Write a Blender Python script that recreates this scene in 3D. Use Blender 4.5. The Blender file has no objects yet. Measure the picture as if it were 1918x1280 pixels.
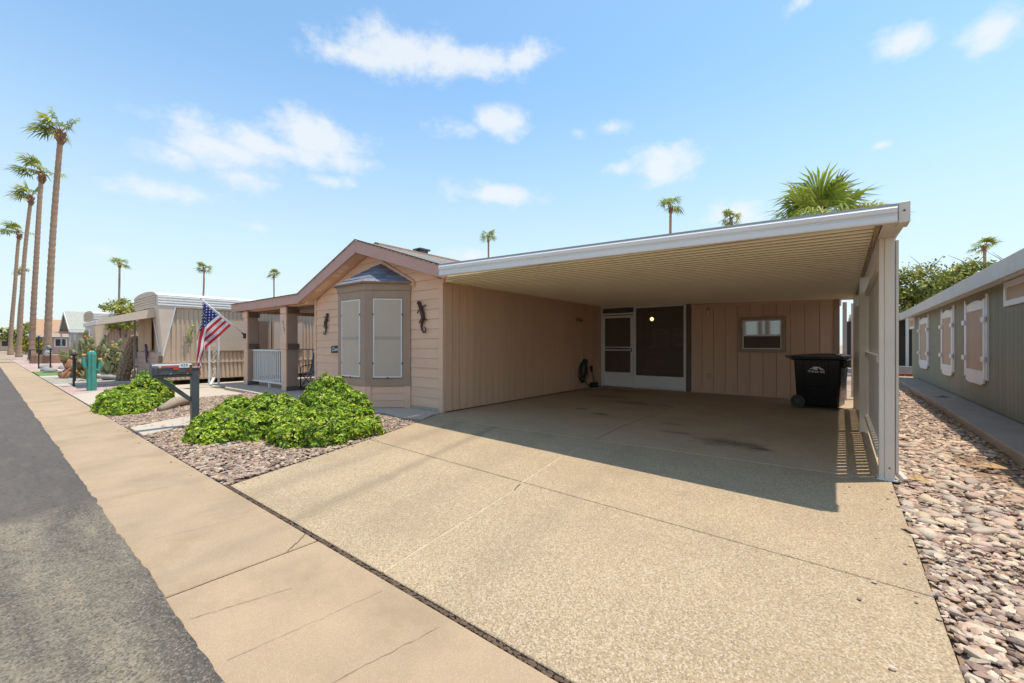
import bpy, bmesh, math, random
import numpy as np
from mathutils import Vector, Matrix, noise
random.seed(7); RNG = np.random.default_rng(7)
S = bpy.context.scene
C = S.collection
R = math.radians
# ------------------------------------------------------------------ camera
YAW = 38.309
cam = bpy.data.objects.new('camera', bpy.data.cameras.new('camera'))
C.objects.link(cam)
cam.location = (0, 0, 1.3)
cam.rotation_euler = (R(90), 0, R(YAW))
cam.data.sensor_width = 36.0
cam.data.lens = 36.0 * 781 / 1918
cam.data.shift_y = 6 / 1918
cam.data.clip_start = 0.05
cam.data.clip_end = 3000
S.camera = cam
# ------------------------------------------------------------------ sky and sun
SUN_H = Vector((0.75, 0.66, 0)).normalized()
SUN_EL = R(75.5)
SUN = Vector((SUN_H.x * math.cos(SUN_EL), SUN_H.y * math.cos(SUN_EL), math.sin(SUN_EL)))
SKY_STRENGTH = 0.14
SUN_STRENGTH = 2.15
EXPOSURE = 1.13
sun = bpy.data.objects.new('sun', bpy.data.lights.new('sun', 'SUN'))
C.objects.link(sun)
sun.data.energy = SUN_STRENGTH
sun.data.angle = R(0.53)
sun.data.color = (1.0, 0.93, 0.82)
sun.rotation_euler = (-SUN).to_track_quat('-Z', 'Y').to_euler()
sun.location = (0, 0, 30)

def build_world():
    w = bpy.data.worlds.new('World'); S.world = w; w.use_nodes = True
    nt = w.node_tree; nt.nodes.clear(); L = nt.links
    N = lambda t: nt.nodes.new(t)
    out = N('ShaderNodeOutputWorld'); bg = N('ShaderNodeBackground')
    bg.inputs[1].default_value = SKY_STRENGTH
    L.new(bg.outputs[0], out.inputs[0])
    sky = N('ShaderNodeTexSky'); sky.sky_type = 'NISHITA'; sky.sun_disc = False
    sky.sun_elevation = SUN_EL; sky.sun_rotation = math.atan2(SUN_H.x, SUN_H.y)
    sky.air_density = 1.0; sky.dust_density = 0.5; sky.ozone_density = 1.0; sky.altitude = 400
    # clouds: soft cumulus patches placed by compass bearing and height above the horizon
    tc = N('ShaderNodeTexCoord'); sep = N('ShaderNodeSeparateXYZ'); L.new(tc.outputs['Generated'], sep.inputs[0])
    def math_(op, a, b=None, clamp=False):
        n = N('ShaderNodeMath'); n.operation = op; n.use_clamp = clamp
        for i, v in enumerate((a, b)):
            if v is None: continue
            if isinstance(v, (int, float)): n.inputs[i].default_value = v
            else: L.new(v, n.inputs[i])
        return n.outputs[0]
    az = math_('ARCTAN2', sep.outputs[0], sep.outputs[1])
    el = math_('ARCSINE', sep.outputs[2])
    com = N('ShaderNodeCombineXYZ'); L.new(az, com.inputs[0]); L.new(el, com.inputs[1])
    ns = N('ShaderNodeTexNoise'); ns.inputs['Scale'].default_value = 10; ns.inputs['Detail'].default_value = 8; ns.inputs['Roughness'].default_value = 0.62
    mp = N('ShaderNodeMapping'); mp.inputs['Scale'].default_value = (1, 1.5, 1); L.new(com.outputs[0], mp.inputs[0]); L.new(mp.outputs[0], ns.inputs['Vector'])
    nb = N('ShaderNodeTexNoise'); nb.inputs['Scale'].default_value = 4.0; nb.inputs['Detail'].default_value = 2; L.new(mp.outputs[0], nb.inputs['Vector'])
    acc = None
    def deg(px, py):
        u = (px - 959) / 781; v = (646 - py) / 781
        a = math.atan(u) - R(YAW); e = math.atan2(v, math.hypot(1, u)); return a, e
    cl = [(770, 100, 130, 40, 1.), (880, 115, 120, 30, 1.), (680, 110, 80, 22, .8), (975, 110, 60, 24, .75), (930, 228, 50, 24, .95), (870, 240, 60, 14, .6),
          (590, 258, 100, 34, 1.1), (430, 282, 130, 34, .95), (500, 275, 190, 24, .9), (320, 287, 80, 20, .65), (300, 357, 80, 17, .85), (450, 330, 65, 16, .55),
          (620, 338, 60, 12, .45), (930, 362, 85, 18, .9), (1235, 312, 66, 27, 1.), (1165, 318, 40, 15, .75), (1145, 238, 32, 12, .75), (1082, 250, 20, 8, .5),
          (1380, 398, 80, 22, .75), (1695, 75, 56, 26, .95), (1850, 55, 72, 42, .95), (1510, 5, 50, 14, .55), (1650, 273, 22, 8, .6), (487, 427, 28, 9, .5),
          (190, 470, 40, 14, .45), (880, 480, 60, 14, .5)]
    items = []
    for px, py, wx, wy, am in cl:
        a0, e0 = deg(px, py); a1, _ = deg(px + wx, py); _, e1 = deg(px, py - wy)
        items.append((a0, e0, abs(a1 - a0) * 1.12, abs(e1 - e0) * 1.45, am))
    rr = random.Random(3)
    for k in range(16):   # the same fair-weather clouds all round the compass
        items.append((R(25 + k * 15.5 + rr.uniform(-5, 5)), R(rr.uniform(6, 40)), R(rr.uniform(4, 9)), R(rr.uniform(1.5, 3)), rr.uniform(.6, 1.)))
    for a0, e0, wa, we, am in items:
        a0 = (a0 + math.pi) % (2 * math.pi) - math.pi
        s = N('ShaderNodeVectorMath'); s.operation = 'SUBTRACT'; L.new(com.outputs[0], s.inputs[0]); s.inputs[1].default_value = (a0, e0, 0)
        m = N('ShaderNodeVectorMath'); m.operation = 'MULTIPLY'; L.new(s.outputs[0], m.inputs[0]); m.inputs[1].default_value = (1 / wa, 1 / we, 0)
        ln = N('ShaderNodeVectorMath'); ln.operation = 'LENGTH'; L.new(m.outputs[0], ln.inputs[0])
        d = math_('MULTIPLY', math_('SUBTRACT', 1.25, ln.outputs['Value']), am)
        acc = d if acc is None else math_('MAXIMUM', acc, d)
    nz = math_('MULTIPLY', math_('SUBTRACT', ns.outputs[0], 0.5), 2.5)
    nz2 = math_('MULTIPLY', math_('SUBTRACT', nb.outputs[0], 0.5), 0.7)
    dens = math_('ADD', math_('ADD', acc, nz), nz2)
    mr = N('ShaderNodeMapRange'); mr.interpolation_type = 'SMOOTHSTEP'
    mr.inputs[1].default_value = .05; mr.inputs[2].default_value = 1.0; mr.inputs[3].default_value = 0; mr.inputs[4].default_value = .82
    L.new(dens, mr.inputs[0])
    # hazy summer brightness of the sky itself
    hs = N('ShaderNodeHueSaturation'); hs.inputs['Saturation'].default_value = SKY_SAT; hs.inputs['Value'].default_value = 1.0
    L.new(sky.outputs[0], hs.inputs['Color'])
    tn = N('ShaderNodeMix'); tn.data_type = 'RGBA'; tn.blend_type = 'MULTIPLY'; tn.inputs[0].default_value = 1; L.new(hs.outputs[0], tn.inputs[6]); tn.inputs[7].default_value = (.79, .915, .86, 1)
    hz = N('ShaderNodeMapRange'); hz.interpolation_type = 'SMOOTHSTEP'; L.new(el, hz.inputs[0])     # summer haze whitens the sky all round the horizon
    hz.inputs[1].default_value = R(-3); hz.inputs[2].default_value = R(34); hz.inputs[3].default_value = .9; hz.inputs[4].default_value = 0
    hm = N('ShaderNodeMix'); hm.data_type = 'RGBA'; L.new(hz.outputs[0], hm.inputs[0]); L.new(tn.outputs[2], hm.inputs[6]); hm.inputs[7].default_value = (2.4, 2.65, 2.8, 1)
    mix = N('ShaderNodeMix'); mix.data_type = 'RGBA'
    L.new(mr.outputs[0], mix.inputs[0]); L.new(hm.outputs[2], mix.inputs[6])
    mix.inputs[7].default_value = CLOUD_COL
    L.new(mix.outputs[2], bg.inputs[0])
SKY_SAT = 1.0
CLOUD_COL = (3.0, 3.12, 3.2, 1)
build_world()
S.view_settings.view_transform = 'Standard'
S.view_settings.look = 'None'
S.view_settings.exposure = EXPOSURE
S.view_settings.gamma = 1.0
S.view_settings.use_curve_mapping = False
S.render.engine = 'CYCLES'
S.cycles.max_bounces = 12
S.cycles.diffuse_bounces = 8
S.cycles.transparent_max_bounces = 12
# ------------------------------------------------------------------ helpers
def lin(r, g, b):
    f = lambda c: (c / 255 / 12.92) if c / 255 <= 0.04045 else ((c / 255 + 0.055) / 1.055) ** 2.4
    return (f(r), f(g), f(b))

MATS = {}
LIGHT_LIFT = dict(aggregate=1.24, sidewalk_concrete=1.20, carport_floor_base=1.24, old_concrete=1.18, dirt=1.15, grey_gravel=1.15, pink_gravel=1.12, rock_soil=1.15, palm_trunk=1.12, trailer_tan=1.12, trailer_brown=1.1, awning_tan=1.1, turf=1.1, walk_grey=1.1)
def mat(name, col, rough=.65, var=.12, scale=6., detail=6, stretch=(1, 1, 1), bump=0., bscale=60., bstretch=None, metal=0., rand=0., col2=None,
        dirt=None, dscale=1.2, damt=.0, speck=None, sscale=180., samt=.5, attr=None, spec=.5, trans=0., coat=0.):
    if name in MATS: return MATS[name]
    k = LIGHT_LIFT.get(name, 1.)      # lightens these base colours to make up for the weaker sun and lift shade
    sc = lambda c: tuple(min(.9, v * k) for v in c[:3])
    col = sc(col); col2 = sc(col2) if col2 else None; dirt = sc(dirt) if dirt else None; speck = tuple(sc(q) for q in speck) if speck else None
    m = bpy.data.materials.new(name); m.use_nodes = True; MATS[name] = m
    nt = m.node_tree; nt.nodes.clear(); L = nt.links
    N = lambda t: nt.nodes.new(t)
    out = N('ShaderNodeOutputMaterial'); p = N('ShaderNodeBsdfPrincipled')
    p.inputs['Roughness'].default_value = rough; p.inputs['Metallic'].default_value = metal
    p.inputs['Specular IOR Level'].default_value = spec
    if coat: p.inputs['Coat Weight'].default_value = coat
    tc = N('ShaderNodeTexCoord')
    def mapped(st):
        mp = N('ShaderNodeMapping'); mp.inputs['Scale'].default_value = st; L.new(tc.outputs['Object'], mp.inputs[0]); return mp.outputs[0]
    def noise_(sc, st, det=6, ro=.6):
        n = N('ShaderNodeTexNoise'); n.inputs['Scale'].default_value = sc; n.inputs['Detail'].default_value = det; n.inputs['Roughness'].default_value = ro
        L.new(mapped(st), n.inputs['Vector']); return n.outputs[0]
    def mixc(f, a, b, mode='MIX'):
        x = N('ShaderNodeMix'); x.data_type = 'RGBA'; x.blend_type = mode
        for i, v in ((0, f), (6, a), (7, b)):
            if isinstance(v, (int, float)): x.inputs[i].default_value = v
            elif isinstance(v, tuple): x.inputs[i].default_value = (*v[:3], 1)
            else: L.new(v, x.inputs[i])
        return x.outputs[2]
    def ramp(f, lo, hi, a=0., b=1.):
        r = N('ShaderNodeMapRange'); r.inputs[1].default_value = lo; r.inputs[2].default_value = hi; r.inputs[3].default_value = a; r.inputs[4].default_value = b
        L.new(f, r.inputs[0]); return r.outputs[0]
    if attr:
        at = N('ShaderNodeAttribute'); at.attribute_name = attr; base = at.outputs['Color']
    else:
        base = tuple(col)
    dark = col2 if col2 else None
    n0 = noise_(scale, stretch, detail)
    if dark: base = mixc(ramp(n0, .38, .62), base, tuple(dark))
    k = ramp(n0, .25, .75, 1 - var, 1 + var)
    if rand:
        oi = N('ShaderNodeObjectInfo')
        kr = ramp(oi.outputs['Random'], 0, 1, 1 - rand, 1 + rand)
        mm = N('ShaderNodeMath'); mm.operation = 'MULTIPLY'; L.new(k, mm.inputs[0]); L.new(kr, mm.inputs[1]); k = mm.outputs[0]
    vm = N('ShaderNodeVectorMath'); vm.operation = 'SCALE'
    if isinstance(base, tuple): vm.inputs[0].default_value = base
    else: L.new(base, vm.inputs[0])
    L.new(k, vm.inputs['Scale']); base = vm.outputs[0]
    if speck:
        vo = N('ShaderNodeTexVoronoi'); vo.inputs['Scale'].default_value = sscale; L.new(tc.outputs['Object'], vo.inputs['Vector'])
        sx = N('ShaderNodeSeparateColor'); L.new(vo.outputs['Color'], sx.inputs[0])
        base = mixc(ramp(sx.outputs[0], .62, .78, 0, samt), base, tuple(speck[0]))
        if len(speck) > 1: base = mixc(ramp(sx.outputs[1], .68, .8, 0, samt), base, tuple(speck[1]))
    if dirt:
        base = mixc(ramp(noise_(dscale, stretch if bstretch is None else (1, 1, 1), 8, .68), .5, .72, 0, damt), base, tuple(dirt))
    L.new(base, p.inputs['Base Color'])
    if bump:
        b = N('ShaderNodeBump'); b.inputs['Strength'].default_value = min(1, bump); b.inputs['Distance'].default_value = .01
        L.new(noise_(bscale, bstretch or stretch, 6), b.inputs['Height']); L.new(b.outputs[0], p.inputs['Normal'])
    sh = p.outputs[0]
    if trans:
        t = N('ShaderNodeBsdfTranslucent'); L.new(base, t.inputs[0])
        ms = N('ShaderNodeMixShader'); ms.inputs[0].default_value = trans; L.new(sh, ms.inputs[1]); L.new(t.outputs[0], ms.inputs[2]); sh = ms.outputs[0]
    L.new(sh, out.inputs[0])
    return m

def mesh_screen(name, col, opacity):
    m = bpy.data.materials.new(name); m.use_nodes = True; MATS[name] = m
    nt = m.node_tree; L = nt.links
    p = nt.nodes['Principled BSDF']; p.inputs['Base Color'].default_value = (*col, 1); p.inputs['Roughness'].default_value = .7
    tc = nt.nodes.new('ShaderNodeTexCoord'); n = nt.nodes.new('ShaderNodeTexNoise'); n.inputs['Scale'].default_value = 5; n.inputs['Detail'].default_value = 6
    mp = nt.nodes.new('ShaderNodeMapping'); mp.inputs['Scale'].default_value = (1, 1, 4); L.new(tc.outputs['Object'], mp.inputs[0]); L.new(mp.outputs[0], n.inputs['Vector'])
    r = nt.nodes.new('ShaderNodeMapRange'); r.inputs[1].default_value = .3; r.inputs[2].default_value = .7; r.inputs[3].default_value = max(0, opacity - .12); r.inputs[4].default_value = min(1, opacity + .12)
    L.new(n.outputs[0], r.inputs[0])
    t = nt.nodes.new('ShaderNodeBsdfTransparent'); ms = nt.nodes.new('ShaderNodeMixShader'); L.new(r.outputs[0], ms.inputs[0])
    L.new(t.outputs[0], ms.inputs[1]); L.new(p.outputs[0], ms.inputs[2]); L.new(ms.outputs[0], nt.nodes['Material Output'].inputs[0])
    return m

def glass(name, tint=(.03, .035, .04)):
    m = bpy.data.materials.new(name); m.use_nodes = True; MATS[name] = m
    p = m.node_tree.nodes['Principled BSDF']; p.inputs['Base Color'].default_value = (*tint, 1); p.inputs['Roughness'].default_value = .04
    p.inputs['Specular IOR Level'].default_value = 1.0; p.inputs['IOR'].default_value = 1.9
    return m

def tag(o, label=None, cat=None, group=None, kind=None):
    if label: o['label'] = label
    if cat: o['category'] = cat
    if group: o['group'] = group
    if kind: o['kind'] = kind
    return o

def thing(name, label, cat, loc=(0, 0, 0), group=None, rz=0.):
    o = bpy.data.objects.new(name, None); C.objects.link(o); o.location = loc; o.rotation_euler = (0, 0, rz); o.empty_display_size = .2
    return tag(o, label, cat, group)

def attach(o, parent):
    """parent keeping the child's coordinates in the world (builders work in world coordinates unless the thing is a prototype at the origin)"""
    o.parent = parent
    q = parent; M = Matrix.Identity(4); chain = []
    while q is not None: chain.append(q); q = q.parent
    for q in reversed(chain):
        M = M @ q.matrix_parent_inverse @ (Matrix.Translation(q.location) @ q.rotation_euler.to_matrix().to_4x4() @ Matrix.Diagonal((*q.scale, 1)))
    o.matrix_parent_inverse = M.inverted()

class MB:
    def __init__(s): s.v = []; s.f = []; s.c = []
    def add(s, vs, fs, col=None):
        b = len(s.v); s.v += [tuple(v) for v in vs]; s.f += [tuple(i + b for i in f) for f in fs]
        if col is not None: s.c += [col] * len(fs)
        return s
    def box(s, x0, x1, y0, y1, z0, z1, M=None):
        v = [Vector((x, y, z)) for z in (z0, z1) for y in (y0, y1) for x in (x0, x1)]
        if M is not None: v = [M @ p for p in v]
        return s.add(v, [(0, 2, 3, 1), (4, 5, 7, 6), (0, 1, 5, 4), (2, 6, 7, 3), (0, 4, 6, 2), (1, 3, 7, 5)])
    def prism(s, pts, vec):
        n = len(pts); a = [Vector(p) for p in pts]; b = [p + Vector(vec) for p in a]
        return s.add(a + b, [tuple(range(n))[::-1], tuple(range(n, 2 * n))] + [(i, (i + 1) % n, n + (i + 1) % n, n + i) for i in range(n)])
    def flat(s, poly, z0, z1): return s.prism([(x, y, z0) for x, y in poly], (0, 0, z1 - z0))
    def bar(s, a, b, w, h, up=(0, 0, 1)):
        a = Vector(a); b = Vector(b); d = (b - a).normalized(); u = Vector(up); sx = d.cross(u)
        if sx.length < 1e-4: sx = d.cross(Vector((1, 0, 0)))
        sx.normalize(); u = sx.cross(d).normalized()
        q = [sx * (w / 2 * i) + u * (h / 2 * j) for i, j in ((-1, -1), (1, -1), (1, 1), (-1, 1))]
        return s.prism([a + k for k in q], b - a)
    def tube(s, pts, r, n=8, cap=True):
        pts = [Vector(p) for p in pts]; rs = r if isinstance(r, (list, tuple)) else [r] * len(pts)
        rings = []; prev = None
        for i, p in enumerate(pts):
            d = (pts[min(i + 1, len(pts) - 1)] - pts[max(i - 1, 0)]).normalized()
            if prev is None:
                t = Vector((1, 0, 0)) if abs(d.x) < .9 else Vector((0, 1, 0)); x = d.cross(t).normalized()
            else: x = (prev - d * prev.dot(d)).normalized()
            prev = x; y = d.cross(x)
            rings.append([p + (x * math.cos(2 * math.pi * k / n) + y * math.sin(2 * math.pi * k / n)) * rs[i] for k in range(n)])
        vs = [v for g in rings for v in g]; fs = []
        for i in range(len(rings) - 1):
            for k in range(n): fs.append((i * n + k, i * n + (k + 1) % n, (i + 1) * n + (k + 1) % n, (i + 1) * n + k))
        if cap: fs += [tuple(range(n))[::-1], tuple(range((len(rings) - 1) * n, len(rings) * n))]
        return s.add(vs, fs)
    def ball(s, c, r, nu=10, nv=6, jit=0.):
        c = Vector(c); r = Vector(r) if not isinstance(r, (int, float)) else Vector((r, r, r)); vs = [c + Vector((0, 0, -r.z))]
        for j in range(1, nv):
            th = math.pi * j / nv
            for k in range(nu):
                ph = 2 * math.pi * k / nu; q = 1 + jit * (noise.noise(Vector((math.cos(ph) * 1.7 + c.x, math.sin(ph) * 1.7 + c.y, j * .8))))
                vs.append(c + Vector((r.x * math.sin(th) * math.cos(ph) * q, r.y * math.sin(th) * math.sin(ph) * q, -r.z * math.cos(th) * q)))
        vs.append(c + Vector((0, 0, r.z))); fs = []
        for k in range(nu): fs.append((0, 1 + (k + 1) % nu, 1 + k))
        for j in range(nv - 2):
            for k in range(nu): a = 1 + j * nu; fs.append((a + k, a + (k + 1) % nu, a + nu + (k + 1) % nu, a + nu + k))
        a = 1 + (nv - 2) * nu
        for k in range(nu): fs.append((a + k, a + (k + 1) % nu, len(vs) - 1))
        return s.add(vs, fs)
    def mesh(s, name, smooth=False, bevel=0., norm=True):
        me = bpy.data.meshes.new(name); me.from_pydata(s.v, [], s.f)
        if norm or bevel:
            bm = bmesh.new(); bm.from_mesh(me)
            if norm: bmesh.ops.recalc_face_normals(bm, faces=bm.faces)
            if bevel:
                ed = [e for e in bm.edges if len(e.link_faces) == 2 and e.calc_face_angle(0) > .6]
                bmesh.ops.bevel(bm, geom=ed, offset=bevel, segments=1, affect='EDGES', clamp_overlap=True)
            bm.to_mesh(me); bm.free()
        if smooth: me.shade_smooth()
        if s.c and not bevel:
            at = me.color_attributes.new('Col', 'FLOAT_COLOR', 'CORNER'); arr = np.ones((len(me.loops), 4), np.float32); k = 0
            for f, c in zip(me.polygons, s.c):
                arr[f.loop_start:f.loop_start + f.loop_total, :3] = c
            at.data.foreach_set('color', arr.ravel())
        return me
    def build(s, name, m, parent=None, smooth=False, bevel=0., kind=None, norm=True):
        me = s.mesh(name, smooth, bevel, norm); return link(me, name, m, parent, kind)

def link(me, name, m, parent=None, kind=None):
    if m is not None and not me.materials: me.materials.append(MATS[m] if isinstance(m, str) else m)
    o = bpy.data.objects.new(name, me); C.objects.link(o)
    if parent is not None: attach(o, parent)
    if kind: o['kind'] = kind
    return o

def copy_tree(o, parent=None):
    c = o.copy(); C.objects.link(c); c.parent = parent
    if parent is not None: c.matrix_parent_inverse = o.matrix_parent_inverse.copy()
    for ch in [q for q in ALLCH(o)]: copy_tree(ch, c)
    return c
def ALLCH(o): return list(o.children)

def box(name, m, parent, x0, x1, y0, y1, z0, z1, bevel=0., M=None, smooth=False):
    return MB().box(min(x0, x1), max(x0, x1), min(y0, y1), max(y0, y1), min(z0, z1), max(z0, z1), M).build(name, m, parent, smooth, bevel)

def text_mesh(txt, size, font_shear=0., align='CENTER', spacing=1.):
    cu = bpy.data.curves.new('lettering', 'FONT'); cu.body = txt; cu.size = size; cu.align_x = align; cu.align_y = 'CENTER'; cu.shear = font_shear; cu.space_character = spacing
    cu.resolution_u = 2
    o = bpy.data.objects.new('lettering', cu); C.objects.link(o)
    dg = bpy.context.evaluated_depsgraph_get(); me = bpy.data.meshes.new_from_object(o.evaluated_get(dg))
    bpy.data.objects.remove(o); bpy.data.curves.remove(cu)
    vs = [tuple(v.co) for v in me.vertices]; fs = [tuple(p.vertices) for p in me.polygons]; bpy.data.meshes.remove(me)
    return vs, fs

def lettering(name, txt, size, M, m, parent, shear=0., spacing=1.):
    vs, fs = text_mesh(txt, size, shear, spacing=spacing)
    b = MB(); b.add([M @ Vector((x, y, 0)) for x, y, z in vs], fs); return b.build(name, m, parent, norm=False)

def frame(origin, xaxis, up=(0, 0, 1)):
    x = Vector(xaxis).normalized(); u = Vector(up); z = x.cross(u).normalized(); u = z.cross(x).normalized()
    M = Matrix((x, u, z)).transposed().to_4x4(); M.translation = Vector(origin); return M

def inside(poly, x, y):
    r = False; n = len(poly); j = n - 1
    for i in range(n):
        if (poly[i][1] > y) != (poly[j][1] > y) and x < (poly[j][0] - poly[i][0]) * (y - poly[i][1]) / (poly[j][1] - poly[i][1]) + poly[i][0]: r = not r
        j = i
    return r
# ------------------------------------------------------------------ materials
mat('dirt', (.33, .25, .18), .95, .25, 1.5, bump=.5, bscale=40, dirt=(.25, .17, .11), damt=.6)
mat('gravel_base', (.15, .10, .07), .95, .35, 20, bump=.8, bscale=90)
mat('grey_gravel', (.30, .27, .21), .95, .35, 25, bump=.9, bscale=80, speck=((.5, .45, .38), (.12, .1, .08)), sscale=45, samt=.7)
mat('pink_gravel', (.42, .29, .24), .95, .3, 25, bump=.9, bscale=80, speck=((.6, .48, .42), (.2, .12, .1)), sscale=45, samt=.7)
mat('aggregate', (.345, .248, .142), .85, .13, 1.1, 8, bump=.55, bscale=170, speck=((.17, .12, .08), (.52, .42, .30)), sscale=140, samt=.6, dirt=(.25, .178, .105), dscale=.9, damt=.5)
mat('sidewalk_concrete', (.345, .24, .143), .8, .12, 2.2, 10, (1, 1, 1), bump=.5, bscale=120, speck=((.29, .215, .14), (.46, .36, .25)), sscale=230, samt=.3, dirt=(.235, .162, .093), dscale=1.3, damt=.7, rand=.07)
mat('old_concrete', (.43, .36, .28), .85, .14, 1.2, bump=.3, bscale=90, dirt=(.3, .24, .18), damt=.4)
mat('stone', (1, 1, 1), .8, .16, 14, attr='Col', bump=.3, bscale=60)
mat('leaf', (1, 1, 1), .45, .10, 20, attr='Col', trans=.25, spec=.4)
mat('palm_leaf', (1, 1, 1), .5, .12, 6, attr='Col', trans=.4, spec=.4)
mat('palm_trunk', (.42, .28, .185), .9, .3, 3, stretch=(1, 1, 9), bump=1, bscale=4, bstretch=(1, 1, 9), col2=(.22, .14, .09))
mat('bark', (.16, .12, .09), .9, .3, 6, stretch=(1, 1, .3), bump=.6, bscale=25)
mat('dry_wood', (.33, .26, .19), .9, .25, 5, stretch=(3, 3, .5), bump=.6, bscale=25)
# house colours
mat('siding_peach', (.74, .485, .34), .7, .06, 4, stretch=(.25, 1, 3), bump=.18, bscale=30, bstretch=(.3, 1, 4), rand=.035, dirt=(.64, .41, .285), dscale=1.3, damt=.35)
mat('siding_brown', (.67, .435, .29), .75, .09, 4, stretch=(3, 3, .25), bump=.35, bscale=22, bstretch=(4, 4, .3), rand=.05, dirt=(.57, .36, .24), dscale=1.1, damt=.4)
mat('siding_back', (.64, .43, .305), .75, .08, 4, stretch=(3, 3, .25), bump=.3, bscale=22, bstretch=(4, 4, .3), rand=.05, dirt=(.54, .36, .25), dscale=1.1, damt=.35)
mat('trim_taupe', (.37, .25, .18), .65, .08, 5, bump=.12, bscale=40, dirt=(.30, .20, .14), damt=.3)
mat('trim_dark', (.15, .095, .07), .65, .1, 5, bump=.1)
mat('fascia_mauve', (.54, .315, .26), .65, .07, 3, stretch=(.4, 1, 2), bump=.12, bscale=40, dirt=(.45, .255, .205), damt=.35)
mat('soffit_peach', (.70, .44, .295), .7, .06, 4, bump=.1)
mat('vent_cream', (.78, .58, .42), .6, .05)
mat('white_paint', (.74, .73, .71), .5, .04, 5, dirt=(.6, .57, .52), dscale=2, damt=.4)
mat('white_metal', (.72, .71, .70), .4, .05, 4, stretch=(.3, 1, 1), dirt=(.55, .52, .47), dscale=1.4, damt=.35)
mat('cream_metal', (.90, .79, .59), .45, .05, 4, stretch=(.3, 1, 1), dirt=(.82, .69, .48), dscale=1.6, damt=.35)
mat('post_cream', (.68, .60, .50), .5, .05, 4, dirt=(.56, .48, .39), dscale=2, damt=.35)
mat('lattice_grey', (.60, .54, .47), .55, .06, 5, dirt=(.5, .44, .37), dscale=2, damt=.3)
mat('roof_shingle', (.46, .43, .39), .9, .25, 9, stretch=(1, 4, 1), bump=.6, bscale=60, rand=.16, speck=((.62, .58, .52), (.2, .18, .16)), sscale=90, samt=.5)
mat('slate_shingle', (.165, .175, .215), .8, .2, 8, bump=.5, bscale=60, rand=.25)
mat('solar_screen', (.52, .42, .33), .75, .04, 3, bump=.06, bscale=200)
mat('black_plastic', (.010, .010, .011), .2, .1, 5, spec=.3)
mat('black_rubber', (.012, .012, .012), .6, .1, 5)
mat('black_metal', (.02, .02, .022), .45, .1)
mat('bright_white', (.8, .8, .8), .5, .02)
mat('grey_steel', (.085, .09, .098), .38, .1, 6, spec=.5, dirt=(.16, .15, .14), dscale=4, damt=.4)
mat('rust', (.16, .05, .025), .9, .3, 20)
mat('red_paint', (.62, .06, .03), .5, .08)
mat('brass', (.45, .32, .14), .35, .1, metal=.7)
mat('rust_metal', (.10, .035, .025), .5, .3, 10, metal=.3, col2=(.05, .03, .04))
mat('dark_bronze', (.035, .03, .03), .5, .3, 12, metal=.3, col2=(.12, .09, .05))
mat('teal_paint', (.05, .30, .27), .45, .3, 9, col2=(.42, .33, .06))
mat('sign_black', (.015, .018, .025), .5, .1)
mat('trailer_tan', (.50, .385, .275), .55, .05, 3, rand=.02, dirt=(.38, .28, .2), dscale=1.5, damt=.3)
mat('trailer_pink', (.42, .29, .245), .6, .05, 3, dirt=(.34, .23, .19), damt=.3)
mat('trailer_brown', (.33, .23, .165), .6, .06, 3, rand=.02, dirt=(.25, .17, .12), damt=.3)
mat('trailer_roof', (.68, .66, .63), .45, .08, 2, stretch=(.5, .5, 2), dirt=(.5, .44, .38), dscale=1.2, damt=.4)
mat('grey_siding', (.40, .36, .33), .65, .06, 3, dirt=(.3, .27, .24), damt=.3)
mat('green_siding', (.25, .24, .17), .75, .08, 4, stretch=(3, 3, .25), bump=.35, bscale=22, bstretch=(4, 4, .3), rand=.05, dirt=(.205, .195, .14), dscale=1.2, damt=.35)
mat('awning_tan', (.58, .47, .37), .55, .06, 3, dirt=(.45, .35, .27), damt=.35)
mat('screen_brown', (.47, .335, .225), .7, .05, 4)
mat('plain_grey', (.33, .32, .31), .8, .15, 3)
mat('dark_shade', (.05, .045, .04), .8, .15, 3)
mat('orange_roof', (.42, .25, .15), .85, .15, 6)
mat('fabric_blue', (.10, .105, .14), .9, .6, 60, col2=(.3, .3, .33))
mat('purple_rug', (.12, .03, .07), .95, .2, 30)
mat('cactus_teal', (.065, .30, .235), .5, .15, 10, dirt=(.03, .15, .13), damt=.5)
mat('cactus_green', (.15, .19, .075), .7, .25, 10, col2=(.25, .24, .12))
mat('cactus_yellow', (.36, .31, .13), .75, .25, 10, col2=(.2, .21, .09))
mat('cactus_hairy', (.17, .10, .06), .95, .4, 30, bump=1, bscale=60, col2=(.40, .30, .2))
mat('flower_orange', (.75, .28, .03), .6, .2)
mat('turf', (.12, .20, .05), .9, .3, 40, bump=.6, bscale=120)
mat('bush_yellow', (1, 1, 1), .6, .1, 10, attr='Col')
mat('flag_cloth', (1, 1, 1), .75, .05, 8, attr='Col', trans=.35)
mat('letter_grey', (.12, .12, .2), .8, .02)
mat('hose_green', (.018, .026, .02), .45, .1)
mat('hose_holder', (.50, .43, .32), .55, .05)
mesh_screen('door_screen', (.16, .115, .085), .55)
mesh_screen('clear_screen', (.08, .07, .06), .5)
glass('window_glass')
def emission(name, col, s):
    m = bpy.data.materials.new(name); m.use_nodes = True; MATS[name] = m
    p = m.node_tree.nodes['Principled BSDF']; p.inputs['Emission Color'].default_value = (*col, 1); p.inputs['Emission Strength'].default_value = s
emission('bulb_glow', (1, .62, .2), 9)

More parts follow.
